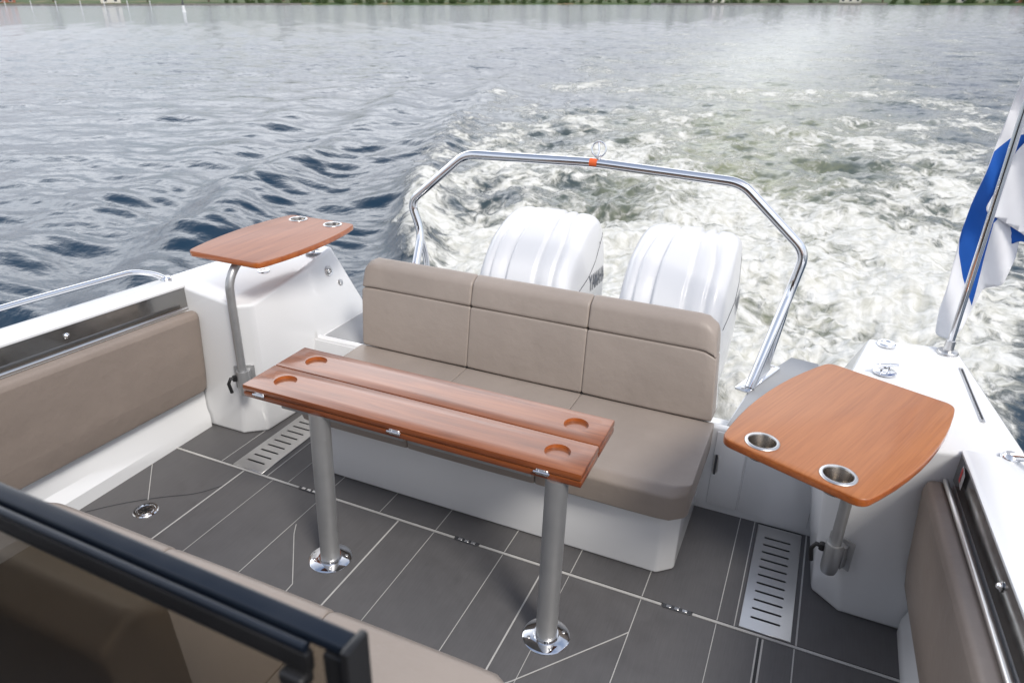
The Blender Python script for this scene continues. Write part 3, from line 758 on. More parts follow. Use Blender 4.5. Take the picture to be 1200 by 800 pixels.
    tube(b, [(cx, 3.35, -1.15), (cx, 3.5, -1.15), (cx, 3.9, -1.15), (cx, 4.1, -1.15)], [.02, .07, .08, .05], 20); put('gearcase', b, M['cowl'], t)
    b = BM(); box(b, cx - .11, cx + .11, 2.81, 3.49, -.50, -.12, .02); put('mounting_bracket', b, M['darktrim'], t)
    return t
mo = make_motor(); mo['label'] = 'white outboard engine on the left, its lettered flank facing the other engine'
m2 = copy_tree(mo); m2.location.x += .825; BOAT.append(m2)
m2['label'] = 'white outboard engine on the right, nearer the steel arch foot'

# ------------------------------------------------------------------ flagpole and flag
t = thing('flag_pole', (.558, 2.93, .752), 'slim polished steel flagpole rising from the right-hand locker box', 'flag pole')
b = BM(); tube(b, [(.558, 2.93, .74), (.563, 2.935, 1.3), (.568, 2.94, 2.05)], .0125, 18); put('pole', b, M['chrome'], t)
b = BM(); lathe(b, [(.0125, .05), (.017, .05), (.018, .012), (.034, .008), (.038, .002), (.038, -.003), (0, -.003)], (.558, 2.93, .752), 32); put('pole_socket', b, M['steel'], t)
b = BM(); lathe(b, [(0, .03), (.012, .025), (.018, .01), (.012, 0), (0, -.002)], (.568, 2.94, 2.05), 20); put('pole_cap', b, M['chrome'], t)
# flag: folded cloth hanging in the wind shadow, three overlapping folds sewn into one mesh
def inpoly(x, z, P):
    c = False; j = len(P) - 1
    for i in range(len(P)):
        (xi, zi), (xj, zj) = P[i], P[j]
        if (zi > z) != (zj > z) and x < (xj - xi) * (z - zi) / (zj - zi) + xi: c = not c
        j = i
    return c
def cloth(dst, poly, blue, y0, amp, ph, matdef=0, n=.011):
    P = round_poly(poly, .03, 4); xs_ = [p[0] for p in P]; zs_ = [p[1] for p in P]
    b = BM(); vs = [b.verts.new((x, 0, z)) for x, z in P]; b.faces.new(vs)
    for ax, lo, hi in ((0, min(xs_), max(xs_)), (2, min(zs_), max(zs_))):
        q = lo + n
        while q < hi:
            co = [0, 0, 0]; no = [0, 0, 0]; co[ax] = q; no[ax] = 1
            bmesh.ops.bisect_plane(b, geom=b.verts[:] + b.edges[:] + b.faces[:], plane_co=co, plane_no=no); q += n * 2
    if blue:
        for i in range(len(blue)):
            p, q = blue[i], blue[(i + 1) % len(blue)]; d = Vector((q[0] - p[0], 0, q[1] - p[1]))
            mx, mz = (p[0] + q[0]) / 2, (p[1] + q[1]) / 2; rad = d.length / 2 + .012
            gm = [f for f in b.faces if (f.calc_center_median().x - mx) ** 2 + (f.calc_center_median().z - mz) ** 2 < (rad + .02) ** 2]
            es = {e for f in gm for e in f.edges}; ve = {v for f in gm for v in f.verts}
            bmesh.ops.bisect_plane(b, geom=list(ve) + list(es) + gm, plane_co=(p[0], 0, p[1]), plane_no=(d.z, 0, -d.x))
    bmesh.ops.triangulate(b, faces=[f for f in b.faces if len(f.verts) > 4])
    for f in b.faces:
        c = f.calc_center_median(); f.material_index = (1 - matdef) if (blue and inpoly(c.x, c.z, blue)) else matdef
    for v in b.verts:
        x, z = v.co.x, v.co.z; u = x * .9 + (z - 1) * .32
        v.co.y = y0 + amp * math.sin(u * 38 + ph) + amp * .5 * math.sin(u * 71 + ph * 2 + z * 4) + (1.9 - z) * .06
    merge(dst, b); return dst
def keepmat(dst, src):
    me = bpy.data.meshes.new('tmp'); src.to_mesh(me); src.free(); dst.from_mesh(me)
b = BM()
blue = [(.620, 1.56), (.569, 1.545), (.527, 1.492), (.515, 1.335), (.500, 1.191), (.518, 1.111), (.556, 1.016), (.614, .909), (.606, 1.058), (.592, 1.244), (.62, 1.30)]
cloth(b, [(.60, 1.97), (.555, 1.818), (.535, 1.6), (.518, 1.4), (.505, 1.2), (.510, 1.067), (.510, .88), (.522, .765), (.573, .757), (.608, .822), (.624, .93), (.630, .985), (.680, 1.012), (.70, 1.12), (.68, 1.3), (.80, 1.6), (.90, 1.95)], blue, 2.985, .012, 0)
cloth(b, [(.63, 1.60), (.590, 1.50), (.566, 1.363), (.545, 1.290), (.594, 1.266), (.684, 1.22), (.78, 1.15), (.95, 1.16), (1.0, 1.55), (.8, 1.66)], None, 2.955, .010, 1.2)
cloth(b, [(.60, 1.28), (.620, 1.203), (.656, 1.158), (.70, 1.19), (.80, 1.12), (.86, 1.20), (.75, 1.32)], None, 2.985, .008, 2.0, 1)
fo = put('flag', b, [M['flagwhite'], M['flagblue']], origin=(.56, 2.98, 1.9), sharp=180)
sm = fo.modifiers.new('thickness', 'SOLIDIFY'); sm.thickness = .0012
tag(fo, 'white flag with a blue cross hanging in folds from the steel flagpole', 'flag')

# ------------------------------------------------------------------ navy window frame with tinted glass close to the camera
t = thing('window_frame', (-.9, .41, 1.33), 'navy painted window frame with tinted glass in front of the forward sofa', 'window')
t.rotation_euler.z = R(-1.2); yr, zr = .413, 1.332
b = BM(); solid(b, [(-2.2, yr - .003, zr - .012), (-2.2, yr + .020, zr - .012), (-.340, yr - .003, zr - .012), (-.340, yr + .020, zr - .012),
                    (-2.2, yr - .003, zr + .002), (-2.2, yr + .018, zr + .006), (-.340, yr - .003, zr + .002), (-.340, yr + .018, zr + .006)],
                [(0, 1, 3, 2), (4, 6, 7, 5), (0, 4, 5, 1), (2, 3, 7, 6), (0, 2, 6, 4), (1, 5, 7, 3)], .004, 3); put('top_rail', b, M['navy'], t)
b = BM(); tube(b, [(-2.2, yr - .010, zr - .008), (-.382, yr - .010, zr - .008)], .0055, 18); put('front_bead', b, M['navy'], t)
b = BM(); box(b, -.368, -.3401, yr - .006, yr + .014, .40, zr - .013, .004, 2); put('end_post', b, M['black'], t)
b = BM(); box(b, -.339, -.328, yr - .014, yr + .022, .40, zr + .010, .004, 2); put('end_seal', b, M['black'], t)
b = BM(); box(b, -2.2, -.378, yr - .016, yr - .004, zr - .040, zr - .0135, .003, 2); put('lower_seal', b, M['black'], t)
b = BM(); box(b, -.412, -.380, yr - .026, yr - .004, zr - .058, zr - .041, .005, 3); put('latch', b, M['black'], t)
b = BM(); box(b, -2.2, -.369, yr - .003, yr + .003, .42, zr - .013); put('tinted_pane', b, M['glass'], t)

# ------------------------------------------------------------------ unseen cabin bulkhead behind the camera, kept dark to hold back sky light
b = BM(); box(b, -2.6, .57, -1.25, -1.15, -.03, 2.35, .02); put('cabin_bulkhead', b, M['darktrim'], boat)


# ------------------------------------------------------------------ from the boat's frame to the level sea: the boat trims a degree or so by the stern
def cam_axes(yaw, pitch, roll):
    c, s = math.cos, math.sin
    f = Vector((c(pitch) * s(yaw), c(pitch) * c(yaw), s(pitch))); r = Vector((c(yaw), -s(yaw), 0)); u = r.cross(f)
    return c(roll) * r + s(roll) * u, -s(roll) * r + c(roll) * u, f
CAM_H = 2.35; CB = Vector((0, 0, 1.9))
rb, ub, fb = cam_axes(R(-23.224), R(-24.86), R(1.358)); rs_, us_, fs_ = cam_axes(R(-23.224), R(-25.68), 0)
Bb = Matrix((rb, ub, fb)).transposed(); Bs = Matrix((rs_, us_, fs_)).transposed(); Q = Bs @ Bb.transposed()
T = Matrix.Translation((0, 0, CAM_H)) @ Q.to_4x4() @ Matrix.Translation(-CB)
bpy.context.view_layer.update()
for o in BOAT:
    m = T @ Matrix.LocRotScale(o.location, o.rotation_euler, o.scale)
    o.location = m.to_translation(); o.rotation_euler = m.to_euler()

# ------------------------------------------------------------------ sea
def hash2(i, j, s):
    h = (i.astype(np.int64) * 374761393 + j.astype(np.int64) * 668265263 + s * 982451653) & 0xffffffff
    h = ((h ^ (h >> 13)) * 1274126177) & 0xffffffff
    return ((h ^ (h >> 16)) & 0xffffff) / float(0xffffff)
def vnoise(x, y, s=0):
    xi, yi = np.floor(x), np.floor(y); fx, fy = x - xi, y - yi
    u, v = fx * fx * fx * (fx * (fx * 6 - 15) + 10), fy * fy * fy * (fy * (fy * 6 - 15) + 10)
    def g(a, b_):
        an = hash2(xi + a, yi + b_, s) * 2 * np.pi; return np.cos(an) * (fx - a) + np.sin(an) * (fy - b_)
    return 1.45 * ((g(0, 0) * (1 - u) + g(1, 0) * u) * (1 - v) + (g(0, 1) * (1 - u) + g(1, 1) * u) * v)
def fbm(x, y, o, s=0, gain=.5, ridge=False):
    a = 1; t = 0; n = 0
    for k in range(o):
        q = vnoise(x * 2 ** k + 17.3 * k, y * 2 ** k - 9.1 * k, s + k)
        t = t + a * ((1 - 2 * np.abs(q)) if ridge else q); n += a; a *= gain
    return t / n
def sst(x, a, b_): t = np.clip((x - a) / (b_ - a), 0, 1); return t * t * (3 - 2 * t)
head = -23.2
dense = np.linspace(-54, 54, 1000); sparse = np.linspace(54, 306, 74)[1:-1]
ang = np.radians(np.concatenate([dense, sparse]) + head)
nr = 900; rad = 2.0 * (900 / 2.0) ** (np.arange(nr) / (nr - 1))
rad = np.concatenate([rad, [1400, 2200, 4000]]); nr = len(rad)
A, Rr = np.meshgrid(ang, rad); X = Rr * np.sin(A); Y = Rr * np.cos(A); nc = len(ang)
step = Rr * .0068
# wind chop: many short wave trains, warped so that the crests break up
wx = X + .35 * fbm(X * .35, Y * .35, 2, 50); wy = Y + .35 * fbm(X * .35 + 40, Y * .35, 3, 60)
Z = np.zeros_like(X); wd = R(-15)
for k in range(56):
    lam = .34 * (2.4 / .34) ** (rng.random() ** 1.1); th = wd + rng.normal() * .52
    a = .0044 * lam ** .80 * (.6 + .8 * rng.random()); kk = 2 * np.pi / lam; ph = rng.random() * 6.28
    arg = kk * (wx * np.sin(th) + wy * np.cos(th)) + ph
    fade = sst(lam / step, 2.5, 6)
    s_ = np.sin(arg); Z += a * fade * (s_ + .28 * np.cos(2 * arg))
gust = .75 + .5 * (fbm(X * .06, Y * .045, 3, 90) + .5)
Z *= gust
# ---- wake: centre line bends to the right far astern
yy = np.maximum(Y, 0)
cx_ = -1.15 - .062 * (yy - 4) + .0019 * np.maximum(yy - 22, 0) ** 2 * np.exp(-yy / 220)
side = X - cx_
wl = .12 + 1.45 * np.sqrt(np.maximum(yy - 4.0, 0)) + .045 * yy      # half width to the left
wr = .75 + 1.05 * np.sqrt(np.maximum(yy - 3.3, 0)) + .12 * yy
edge = np.where(side < 0, -side / wl, side / wr) + .24 * fbm(X * .55, Y * .55, 5, 5, .6)
inside = 1 - sst(edge, .66, 1.10)
inside *= sst(Y, 2.9, 3.8)
near = np.exp(-np.maximum(Y - 4, 0) / 9.0)
# lumpy churned water just behind the engines
turb = fbm(X * .95, Y * .8, 5, 21, .56); turb2 = fbm(X * 2.7, Y * 2.3, 4, 31, .6, True)
core = np.exp(-((side) / (1.9 + .09 * yy)) ** 2) * np.exp(-np.maximum(Y - 3.5, 0) / 7.0)
Z += inside * (turb * (.05 + .30 * near) + turb2 * (.012 + .055 * near))
Z += core * .10 * sst(Y, 3.2, 5)
# breaking edge on the left and the diverging wave train outside it
el = np.exp(-((-side / wl - .98) / .10) ** 2) * (side < 0) * sst(Y, 4, 6.5)
Z += el * .27 * np.exp(-np.maximum(Y - 6, 0) / 16) * (1 + .9 * fbm(X * .8, Y * .8, 3, 77))
t4 = np.maximum(Y - 4, -5); crest = 4.3 + .36 * t4 / (1 + .012 * np.maximum(t4, 0))
for kx, (off, am, wdt) in enumerate(((0, .15, .42), (-1.25, .085, .34), (1.5, .06, .5), (-2.3, .045, .3))):
    d_ = -side - crest - off * (1 + .03 * yy) + .55 * fbm(X * .33, Y * .33, 3, 41 + kx)
    cusp = .75 + .55 * np.sin(Y * 1.0 + X * .8 + kx * 2 + 2 * fbm(X * .2, Y * .2, 2, 8))
    w_ = wdt * (1 + .035 * yy)
    Z += am * np.exp(-(d_ / w_) ** 2) * (side < 0) * sst(Y, -2, 1.5) * np.exp(-np.maximum(Y - 8, 0) / 34) * cusp
    Z -= .5 * am * np.exp(-((d_ - 1.7 * w_) / (w_ * 1.2)) ** 2) * (side < 0) * sst(Y, -2, 1.5) * np.exp(-np.maximum(Y - 8, 0) / 34)
# calm under and right beside the hull so that no water comes aboard
hull = (1 - sst(np.abs(X + 1.0), 1.55, 2.3)) * (1 - sst(Y, 2.4, 3.7)); Z = Z * (1 - hull) - .05 * hull
Z = np.where(Rr > 850, 0, Z)
# ---- foam cover (a real surface property: white froth riding on the water)
streak = fbm(X * 1.35 + .8 * fbm(X * .7, Y * .7, 3, 3), Y * 1.05 + .8 * fbm(X * .7 + 9, Y * .7, 3, 4), 5, 13, .58, True)
patch_ = fbm(X * .42, Y * .30, 4, 33, .55)
dens = inside * (.20 + .62 * np.exp(-np.maximum(Y - 5.5, 0) / 5.5) + .10 * np.exp(-np.maximum(Y - 5, 0) / 40))
rim = np.exp(-((np.where(side < 0, -side / wl, side / wr) - .82) / .22) ** 2)
dens += inside * .26 * rim * np.exp(-np.maximum(Y - 5, 0) / 22)
foam = dens + .42 * streak * inside + .75 * patch_ * inside + .38 * turb * inside - .27
foam += el * .75 * np.exp(-np.maximum(Y - 7, 0) / 9) * (.5 + streak)
foam -= inside * (.13 * sst(Y, 6.5, 12) + .12 * sst(Y, 14, 30))
# thin lace outside the right edge of the wake, beside the hull
lace = (side > 0) * (1 - sst(side / wr, 1.0, 2.2)) * (1 - inside) * np.exp(-np.maximum(Y - 6, 0) / 30)
foam += lace * (.34 * streak + .14)
foam *= 1 - hull
aer = inside * np.clip(.10 + .85 * np.exp(-((side - .5) / (.9 + .085 * yy)) ** 2) * np.exp(-np.maximum(Y - 4, 0) / 45) + .6 * patch_ + .55 * near, 0, 1)
trail = np.exp(-(side / (1.2 + .055 * yy)) ** 2) * sst(Y, 14, 34) * np.exp(-np.maximum(Y - 60, 0) / 160)
me = bpy.data.meshes.new('sea'); nv = nr * nc
me.vertices.add(nv); me.vertices.foreach_set('co', np.stack([X, Y, Z], -1).astype(np.float32).ravel())
ii, jj = np.meshgrid(np.arange(nr - 1), np.arange(nc), indexing='ij'); j2 = (jj + 1) % nc
q = np.stack([ii * nc + jj, ii * nc + j2, (ii + 1) * nc + j2, (ii + 1) * nc + jj], -1).reshape(-1, 4)[:, ::-1]
nf = len(q); me.loops.add(nf * 4); me.polygons.add(nf)
me.loops.foreach_set('vertex_index', q.astype(np.int32).ravel())
me.polygons.foreach_set('loop_start', np.arange(0, nf * 4, 4, dtype=np.int32))
me.polygons.foreach_set('use_smooth', np.ones(nf, dtype=bool))
me.update(calc_edges=True)
far_ = sst(Rr, 9, 34)
for nm, arr in (('foam', foam), ('aerated', aer), ('trail', trail), ('open_water', far_)):
    at_ = me.attributes.new(nm, 'FLOAT', 'POINT'); at_.data.foreach_set('value', arr.astype(np.float32).ravel())
sea = bpy.data.objects.new('sea', me); col.objects.link(sea); tag(sea, kind='structure')

m, nt, b = new_mat('sea_water'); v = coords(nt)
def attr(n): a = N(nt, 'ShaderNodeAttribute'); a.attribute_name = n; return a.outputs['Fac']
def math_(op, a, b_=None, c=None, clamp=False):
    n = N(nt, 'ShaderNodeMath', operation=op); n.use_clamp = clamp
    for i, x in enumerate((a, b_, c)):
        if x is None: continue
        if isinstance(x, (int, float)): n.inputs[i].default_value = x
        else: L(nt, x, n.inputs[i])
    return n.outputs[0]
warp = N(nt, 'ShaderNodeTexNoise'); warp.inputs['Scale'].default_value = 1.6; warp.inputs['Detail'].default_value = 3; L(nt, v, warp.inputs['Vector'])
wv = N(nt, 'ShaderNodeVectorMath', operation='MULTIPLY_ADD'); L(nt, warp.outputs['Color'], wv.inputs[0]); wv.inputs[1].default_value = (.7, .7, .0); L(nt, v, wv.inputs[2])
n1 = noise(nt, wv.outputs[0], 3.1, 7, .58, .3); n2 = noise(nt, wv.outputs[0], 10, 6, .6, .3)
vor = N(nt, 'ShaderNodeTexVoronoi'); vor.feature = 'DISTANCE_TO_EDGE'; vor.inputs['Scale'].default_value = 4.5; L(nt, wv.outputs[0], vor.inputs['Vector'])
cell = maprange(nt, vor.outputs['Distance'], 0, .16, 1, 0)
fm = math_('ADD', attr('foam'), math_('MULTIPLY_ADD', n1, 1.7, -.85))
fm = math_('ADD', fm, math_('MULTIPLY_ADD', n2, .8, -.40))
fm = math_('ADD', fm, math_('MULTIPLY', cell, .12))
F = maprange(nt, fm, .18, .68, 0, 1)
deep = ramp(nt, noise(nt, v, .08, 3), [(.3, (.010, .027, .050)), (.7, (.014, .036, .064))])
ae = math_('MULTIPLY', attr('aerated'), maprange(nt, n1, .3, .62, .45, 1.0))
c1 = N(nt, 'ShaderNodeMix', data_type='RGBA'); L(nt, ae, c1.inputs['Factor']); L(nt, deep, c1.inputs['A']); c1.inputs['B'].default_value = (.25, .265, .165, 1)
c2 = N(nt, 'ShaderNodeMix', data_type='RGBA'); L(nt, math_('MULTIPLY', attr('trail'), .55), c2.inputs['Factor']); L(nt, c1.outputs['Result'], c2.inputs['A']); c2.inputs['B'].default_value = (.50, .53, .50, 1)
fcol = ramp(nt, n2, [(.28, (.42, .42, .36)), (.60, (.69, .69, .66))])
c3 = N(nt, 'ShaderNodeMix', data_type='RGBA'); L(nt, F, c3.inputs['Factor']); L(nt, c2.outputs['Result'], c3.inputs['A']); L(nt, fcol, c3.inputs['B'])
L(nt, c3.outputs['Result'], b.inputs['Base Color'])
L(nt, math_('MULTIPLY_ADD', F, .5, .06), b.inputs['Roughness'])
b.inputs['IOR'].default_value = 1.33
L(nt, math_('MULTIPLY_ADD', F, -.35, .5), b.inputs['Specular IOR Level'])
# ripples too small for the mesh, fading with distance, plus frothy relief in the foam
rp = noise(nt, coords(nt, (1, 1.35, 1), (0, 0, R(-18))), 4.2, 4, .5, 0)
big = math_('ADD', math_('MULTIPLY', noise(nt, coords(nt, (.8, 1.3, 1), (0, 0, R(-20))), 1.3, 5, .6, .3), .10), math_('MULTIPLY', noise(nt, coords(nt, (.8, 1.4, 1), (0, 0, R(-24))), .38, 5, .62, .2), .26))
h = math_('ADD', math_('ADD', math_('MULTIPLY', rp, .022), math_('MULTIPLY', big, attr('open_water'))), math_('MULTIPLY', math_('MULTIPLY', math_('ADD', n2, n1), F), .024))
bp_ = bump(nt, b, h, 1.0, 1.0)
me.materials.append(m)

# ------------------------------------------------------------------ far shore
def shore_pt(a_deg, extra=0):
    a = R(a_deg + head); r_ = 372 - 28 * math.cos(R(a_deg * 2.2 + 30)) + 9 * math.sin(a_deg * .31) + extra
    return Vector((r_ * math.sin(a), r_ * math.cos(a), 0))
b = BM(); rows = []
for k in range(161):
    a = -80 + k; w = random.uniform(-.15, .15)
    rows.append([b.verts.new(shore_pt(a, e) + Vector((0, 0, z + (w if e > 1 else 0)))) for e, z in ((-1, -.6), (0, -.02), (1.4, .45), (5, .8), (30, 1.6), (160, 7), (320, 12))])
for p, q in zip(rows, rows[1:]):
    for i in range(6): b.faces.new((p[i], q[i], q[i + 1], p[i + 1]))
bmesh.ops.recalc_face_normals(b, faces=b.faces)
m, nt, bb = new_mat('shore_ground'); v = coords(nt); 
L(nt, ramp(nt, noise(nt, v, .09, 6, .6), [(.46, (.05, .085, .025)), (.58, (.08, .10, .035)), (.68, (.24, .16, .09)), (.76, (.18, .17, .13))]), bb.inputs['Base Color'])
bb.inputs['Roughness'].default_value = .95
o = put('shore', b, m, origin=(0, 0, 0), boat=False, sharp=180); tag(o, kind='structure')
M['leaf'] = basic('tree_foliage', (.055, .095, .025), .7, vary=.45, vscale=.5)
M['leaf2'] = basic('dark_foliage', (.03, .06, .022), .7, vary=.4, vscale=.5)
M['bark'] = basic('tree_bark', (.12, .09, .065), .9)
M['housewhite'] = basic('pale_render', (.62, .59, .53), .8)
M['housered'] = basic('red_brown_boarding', (.28, .10, .06), .8)
M['rooftile'] = basic('dark_roof_tile', (.11, .075, .06), .8)
M['stone'] = basic('quay_stone', (.20, .19, .175), .9, vary=.3, vscale=1)
def crown_bm(h, w, low, nleaf, z0):
    b = BM(); rr = random.Random(nleaf + int(h * 10))
    blobs = [(Vector((rr.uniform(-.6, .6) * w, rr.uniform(-.6, .6) * w, z0 + (h - z0) * rr.uniform(.12, .85))), rr.uniform(.28, .5) * w) for _ in range(11)]
    for _ in range(nleaf):
        c, r_ = rr.choice(blobs); d = Vector((rr.gauss(0, 1), rr.gauss(0, 1), rr.gauss(0, .8))).normalized() * r_ * rr.uniform(.55, 1.12)
        p = c + d; 
        if p.z < low: p.z = low + rr.uniform(0, .4)
        s = rr.uniform(.10, .24) * (w / 2.2) ** .5; n = (d.normalized() + Vector((rr.uniform(-.6, .6), rr.uniform(-.6, .6), rr.uniform(-.3, .7)))).normalized()
        u = n.orthogonal().normalized() * s; w_ = n.cross(u).normalized() * s * .7
        b.faces.new([b.verts.new(q) for q in (p - u, p - w_, p + u, p + w_)])
    return b
def make_tree(kind, h, w, low, nleaf, mat):
    t = thing(kind, (0, 0, 0), 'x', 'tree' if kind != 'bush' else 'bush', boat=False)
    b = BM(); tube(b, [(0, 0, -.4), (.05, 0, h * .3), (-.05, .1, h * .62), (0, 0, h * .85)], [w * .09, w * .065, w * .04, w * .012], 8)
    for k in range(5):
        a = k * 1.3; z = h * (.22 + .1 * k); tube(b, [(0, 0, z), (math.cos(a) * w * .3, math.sin(a) * w * .3, z + h * .1), (math.cos(a) * w * .6, math.sin(a) * w * .6, z + h * .16)], [w * .035, w * .022, w * .008], 6)
    put('trunk', b, M['bark'], t)
    c = put('crown', crown_bm(h, w, low, nleaf, h * .15 if kind != 'bush' else .1), mat, t, sharp=180)
    return t
protos = [make_tree('leafy_tree', 8.5, 3.2, .9, 1500, M['leaf']), make_tree('dense_tree', 7, 3.6, .3, 1500, M['leaf2']), make_tree('bush', 2.6, 2.1, .1, 900, M['leaf'])]
LAB = ['pale green leafy tree standing on the far shore', 'dark dense tree standing on the far shore', 'low rounded green bush on the far bank']
GRP = ['leafy trees on the far shore', 'dark trees on the far shore', 'bushes on the far bank']
used = [False] * 3
def plant(kind, a, e, s):
    o = protos[kind] if not used[kind] else copy_tree(protos[kind]); used[kind] = True
    p = shore_pt(a, e); o.location = (p.x, p.y, .35 + e * .03); o.scale = (s, s, s * random.uniform(.85, 1.15)); o.rotation_euler = (0, 0, random.uniform(0, 6.28))
    o['label'] = LAB[kind]; o['group'] = GRP[kind]
bpy.context.view_layer.update()
for k in range(104):
    a = -20 + 64 * (k + random.uniform(-.4, .4)) / 104
    if 20 < a < 27 and random.random() < .5: continue
    plant(2, a, random.uniform(2.5, 6), random.uniform(.45, 1.15))
for k in range(52):
    a = -37 + 81 * (k + random.uniform(-.4, .4)) / 52
    if a < -17 and random.random() < .55: continue
    plant(random.choice((0, 1)), a, random.uniform(10, 26), random.uniform(.8, 1.4))
def house(a, e, w, d, h, wall, label, kind='house'):
    p = shore_pt(a, e); yaw = -R(a + head); t = thing(kind, (p.x, p.y, .7), label, 'house', boat=False)
    t.rotation_euler.z = yaw; base = Vector((p.x, p.y, .7))
    def P(b): bmesh.ops.translate(b, verts=b.verts, vec=base); return b
    b = BM(); box(b, -w / 2, w / 2, -d / 2, d / 2, -.5, h, .03, 1); put('wall', P(b), wall, t)
    b = BM(); solid(b, [(-w / 2 - .4, -d / 2 - .4, h + .01), (w / 2 + .4, -d / 2 - .4, h + .01), (w / 2 + .4, d / 2 + .4, h + .01), (-w / 2 - .4, d / 2 + .4, h + .01), (-w / 2 - .4, 0, h + d * .35), (w / 2 + .4, 0, h + d * .35)],
                    [(0, 1, 2, 3), (0, 1, 5, 4), (2, 3, 4, 5), (0, 4, 3), (1, 2, 5)]); put('roof', P(b), M['rooftile'], t)
    n = max(2, int(w / 2.6))
    for k in range(n):
        x = -w / 2 + (k + .5) * w / n; b = BM(); box(b, x - .5, x + .5, -d / 2 - .03, -d / 2 + .02, .7, 1.9); f = put('window', P(b), M['navy'], t)
        b = BM()
        for x0, x1, z0, z1 in ((x - .58, x - .5, .62, 1.98), (x + .5, x + .58, .62, 1.98), (x - .5, x + .5, 1.9, 1.98), (x - .5, x + .5, .62, .7)): box(b, x0, x1, -d / 2 - .06, -d / 2 + .01, z0, z1)
        put('window_frame', P(b), M['gelcoat'], f)
house(14.5, 11, 7, 6, 3.0, M['housewhite'], 'pale cottage at the water right of centre, half hidden by bushes')
house(23.2, 9, 9, 7, 3.2, M['housewhite'], 'long cream house behind the stone quay')
house(29.5, 8, 6, 6, 2.8, M['housewhite'], 'small white boathouse on the right-hand shore')
house(33.0, 12, 8, 6, 3.0, M['housered'], 'red-brown house farthest right on the shore')
house(-33.0, 11, 10, 7, 3.0, M['housered'], 'red-brown house farthest left on the shore')
house(-27.0, 10, 7, 6, 2.8, M['housewhite'], 'pale shed on the left-hand bank above the quay')
def quay(a0, a1, label):
    b = BM(); n = 14; A_ = [shore_pt(a0 + (a1 - a0) * k / n, -2.2) for k in range(n + 1)]; B_ = [shore_pt(a0 + (a1 - a0) * k / n, 2.0) for k in range(n + 1)]
    bot = [[b.verts.new(p + Vector((0, 0, z))) for p in P_] for P_, z in ((A_, -.5), (A_, .62), (B_, .62), (B_, -.5))]
    for i in range(n):
        for r_ in range(3): b.faces.new((bot[r_][i], bot[r_][i + 1], bot[r_ + 1][i + 1], bot[r_ + 1][i]))
    b.faces.new([bot[r_][0] for r_ in range(4)]); b.faces.new([bot[r_][n] for r_ in range(4)][::-1]); bmesh.ops.recalc_face_normals(b, faces=b.faces)
    o = put('quay_wall', b, M['stone'], origin=shore_pt(a0), boat=False); tag(o, label, 'quay')
quay(10.0, 25.5, 'low grey stone quay in front of the cream house'); quay(-38, -15, 'low dark quay along the left-hand far shore')
# posts on the left quay, white sea mark in the water
pr = None
for k in range(9):
    a = -35.5 + k * 1.35; p = shore_pt(a, -2.6)
    if pr is None:
        b = BM(); lathe(b, [(0, 1.75), (.10, 1.72), (.12, 1.6), (.14, -.8), (0, -.8)], (p.x, p.y, 0), 12)
        pr = put('mooring_post', b, M['gelcoat'], origin=(p.x, p.y, 0), boat=False); tag(pr, 'white mooring post along the left-hand far quay', 'post', 'white mooring posts on the far quay')
    else:
        c = pr.copy(); col.objects.link(c); c.location = (p.x, p.y, 0)
t = thing('sea_mark', (-124.2, 120.3, 0), 'slender white and dark spar buoy standing in the water at top left', 'buoy', boat=False)
b = BM(); lathe(b, [(0, 1.15), (.22, 1.15), (.26, .9), (.30, .1), (.42, 0), (.42, -.6), (0, -.6)], (-124.2, 120.3, 0), 20); put('buoy_body', b, M['gelcoat'], t)
b = BM(); lathe(b, [(0, 3.0), (.10, 2.95), (.11, 1.9), (.20, 1.7), (.20, 1.152), (0, 1.152)], (-124.2, 120.3, 0), 20); put('buoy_top', b, M['darktrim'], t)

# ------------------------------------------------------------------ light, sky, camera
SUN_DIR = Vector((.62, -.42, .85)).normalized()      # towards the sun: right of the boat, a little astern
elev = math.asin(SUN_DIR.z); az = math.atan2(SUN_DIR.x, SUN_DIR.y)
sl = bpy.data.lights.new('sun', 'SUN'); sl.energy = 1.75; sl.angle = R(15); sl.color = (1, .95, .88)
so = bpy.data.objects.new('sun', sl); col.objects.link(so); so.rotation_euler = SUN_DIR.to_track_quat('Z', 'Y').to_euler(); so.location = (0, 0, 30)
w = bpy.data.worlds.new('World'); sc.world = w; w.use_nodes = True; nt = w.node_tree; bg = nt.nodes['Background']
sky = nt.nodes.new('ShaderNodeTexSky'); sky.sky_type = 'NISHITA'; sky.sun_disc = False; sky.sun_elevation = elev; sky.sun_rotation = az; sky.dust_density = 2.0; sky.air_density = 1.2
tc = N(nt, 'ShaderNodeTexCoord'); mp = N(nt, 'ShaderNodeMapping'); mp.inputs['Scale'].default_value = (1, 1, 2.6); L(nt, tc.outputs['Generated'], mp.inputs['Vector'])
cl = noise(nt, mp.outputs['Vector'], 1.7, 7, .55, .4); cf = maprange(nt, cl, .36, .60, .25, 1)
mx = N(nt, 'ShaderNodeMix', data_type='RGBA'); L(nt, cf, mx.inputs['Factor']); L(nt, sky.outputs[0], mx.inputs['A'])
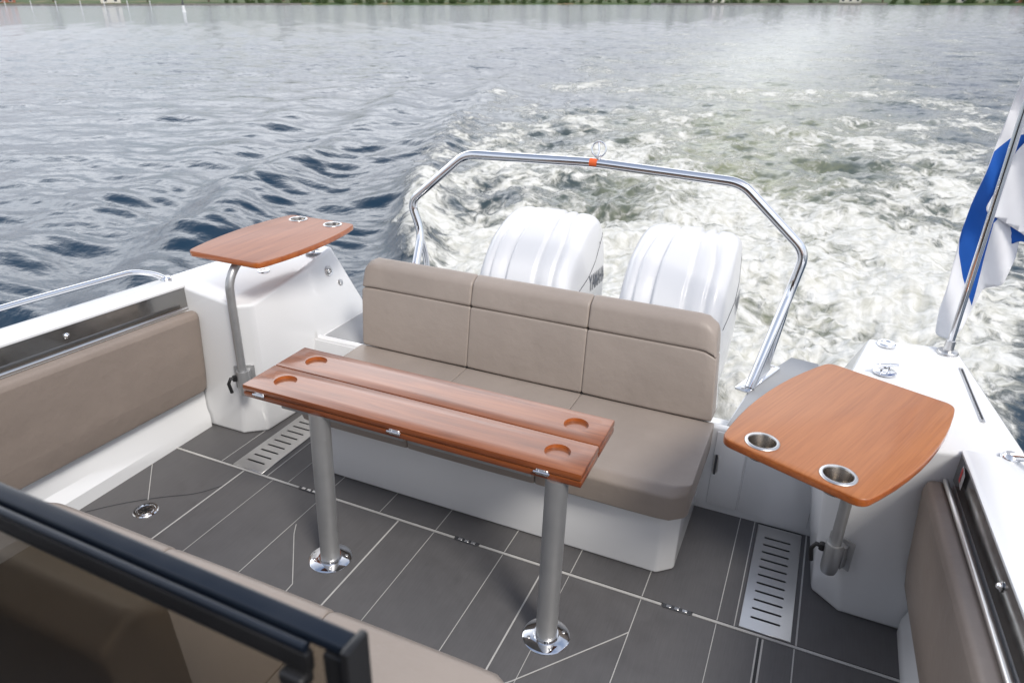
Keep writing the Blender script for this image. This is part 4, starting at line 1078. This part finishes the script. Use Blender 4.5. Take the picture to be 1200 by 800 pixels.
L(nt, ramp(nt, cl, [(.40, (5.4, 5.7, 6.6)), (.75, (7.3, 7.3, 7.5))]), mx.inputs['B'])
sx_ = N(nt, 'ShaderNodeSeparateXYZ'); L(nt, tc.outputs['Generated'], sx_.inputs[0]); zz_ = sx_.outputs['Z']
dt = N(nt, 'ShaderNodeVectorMath', operation='DOT_PRODUCT'); L(nt, tc.outputs['Generated'], dt.inputs[0]); dt.inputs[1].default_value = (math.sin(R(-48)), math.cos(R(-48)), 0)
def mul_(a, b_):
    n = N(nt, 'ShaderNodeMath', operation='MULTIPLY')
    for i_, x_ in enumerate((a, b_)):
        if isinstance(x_, (int, float)): n.inputs[i_].default_value = x_
        else: L(nt, x_, n.inputs[i_])
    return n.outputs[0]
# a bright veil of thin cloud stands over the water astern and to the left; overhead the sky opens to blue
band = mul_(maprange(nt, zz_, .15, .40, 0, 1), maprange(nt, zz_, .45, .78, 1, 0))
lobe = mul_(mul_(band, maprange(nt, dt.outputs['Value'], .35, 1.0, .10, 1)), maprange(nt, cl, .3, .6, 13, 22))
mx.inputs['Factor'].default_value = .5; L(nt, mul_(cf, maprange(nt, zz_, .35, .85, 1, .45)), mx.inputs['Factor'])
ad = N(nt, 'ShaderNodeVectorMath', operation='ADD'); L(nt, mx.outputs['Result'], ad.inputs[0]); L(nt, lobe, ad.inputs[1])
L(nt, ad.outputs[0], bg.inputs['Color']); bg.inputs['Strength'].default_value = .10

cam = bpy.data.cameras.new('camera'); co = bpy.data.objects.new('camera', cam); col.objects.link(co); sc.camera = co
cam.sensor_width = 36; cam.lens = 834 / 1200 * 36; cam.clip_start = .05; cam.clip_end = 6000
mt4 = Matrix((rs_, us_, -fs_)).transposed().to_4x4(); mt4.translation = Vector((0, 0, CAM_H)); co.matrix_world = mt4
cam.dof.use_dof = True; cam.dof.focus_distance = 2.7; cam.dof.aperture_fstop = 4.0
vs = sc.view_settings; vs.view_transform = 'Standard'; vs.look = 'None'; vs.exposure = .56; vs.gamma = 1
sc.render.film_transparent = False
sc.cycles.max_bounces = 8
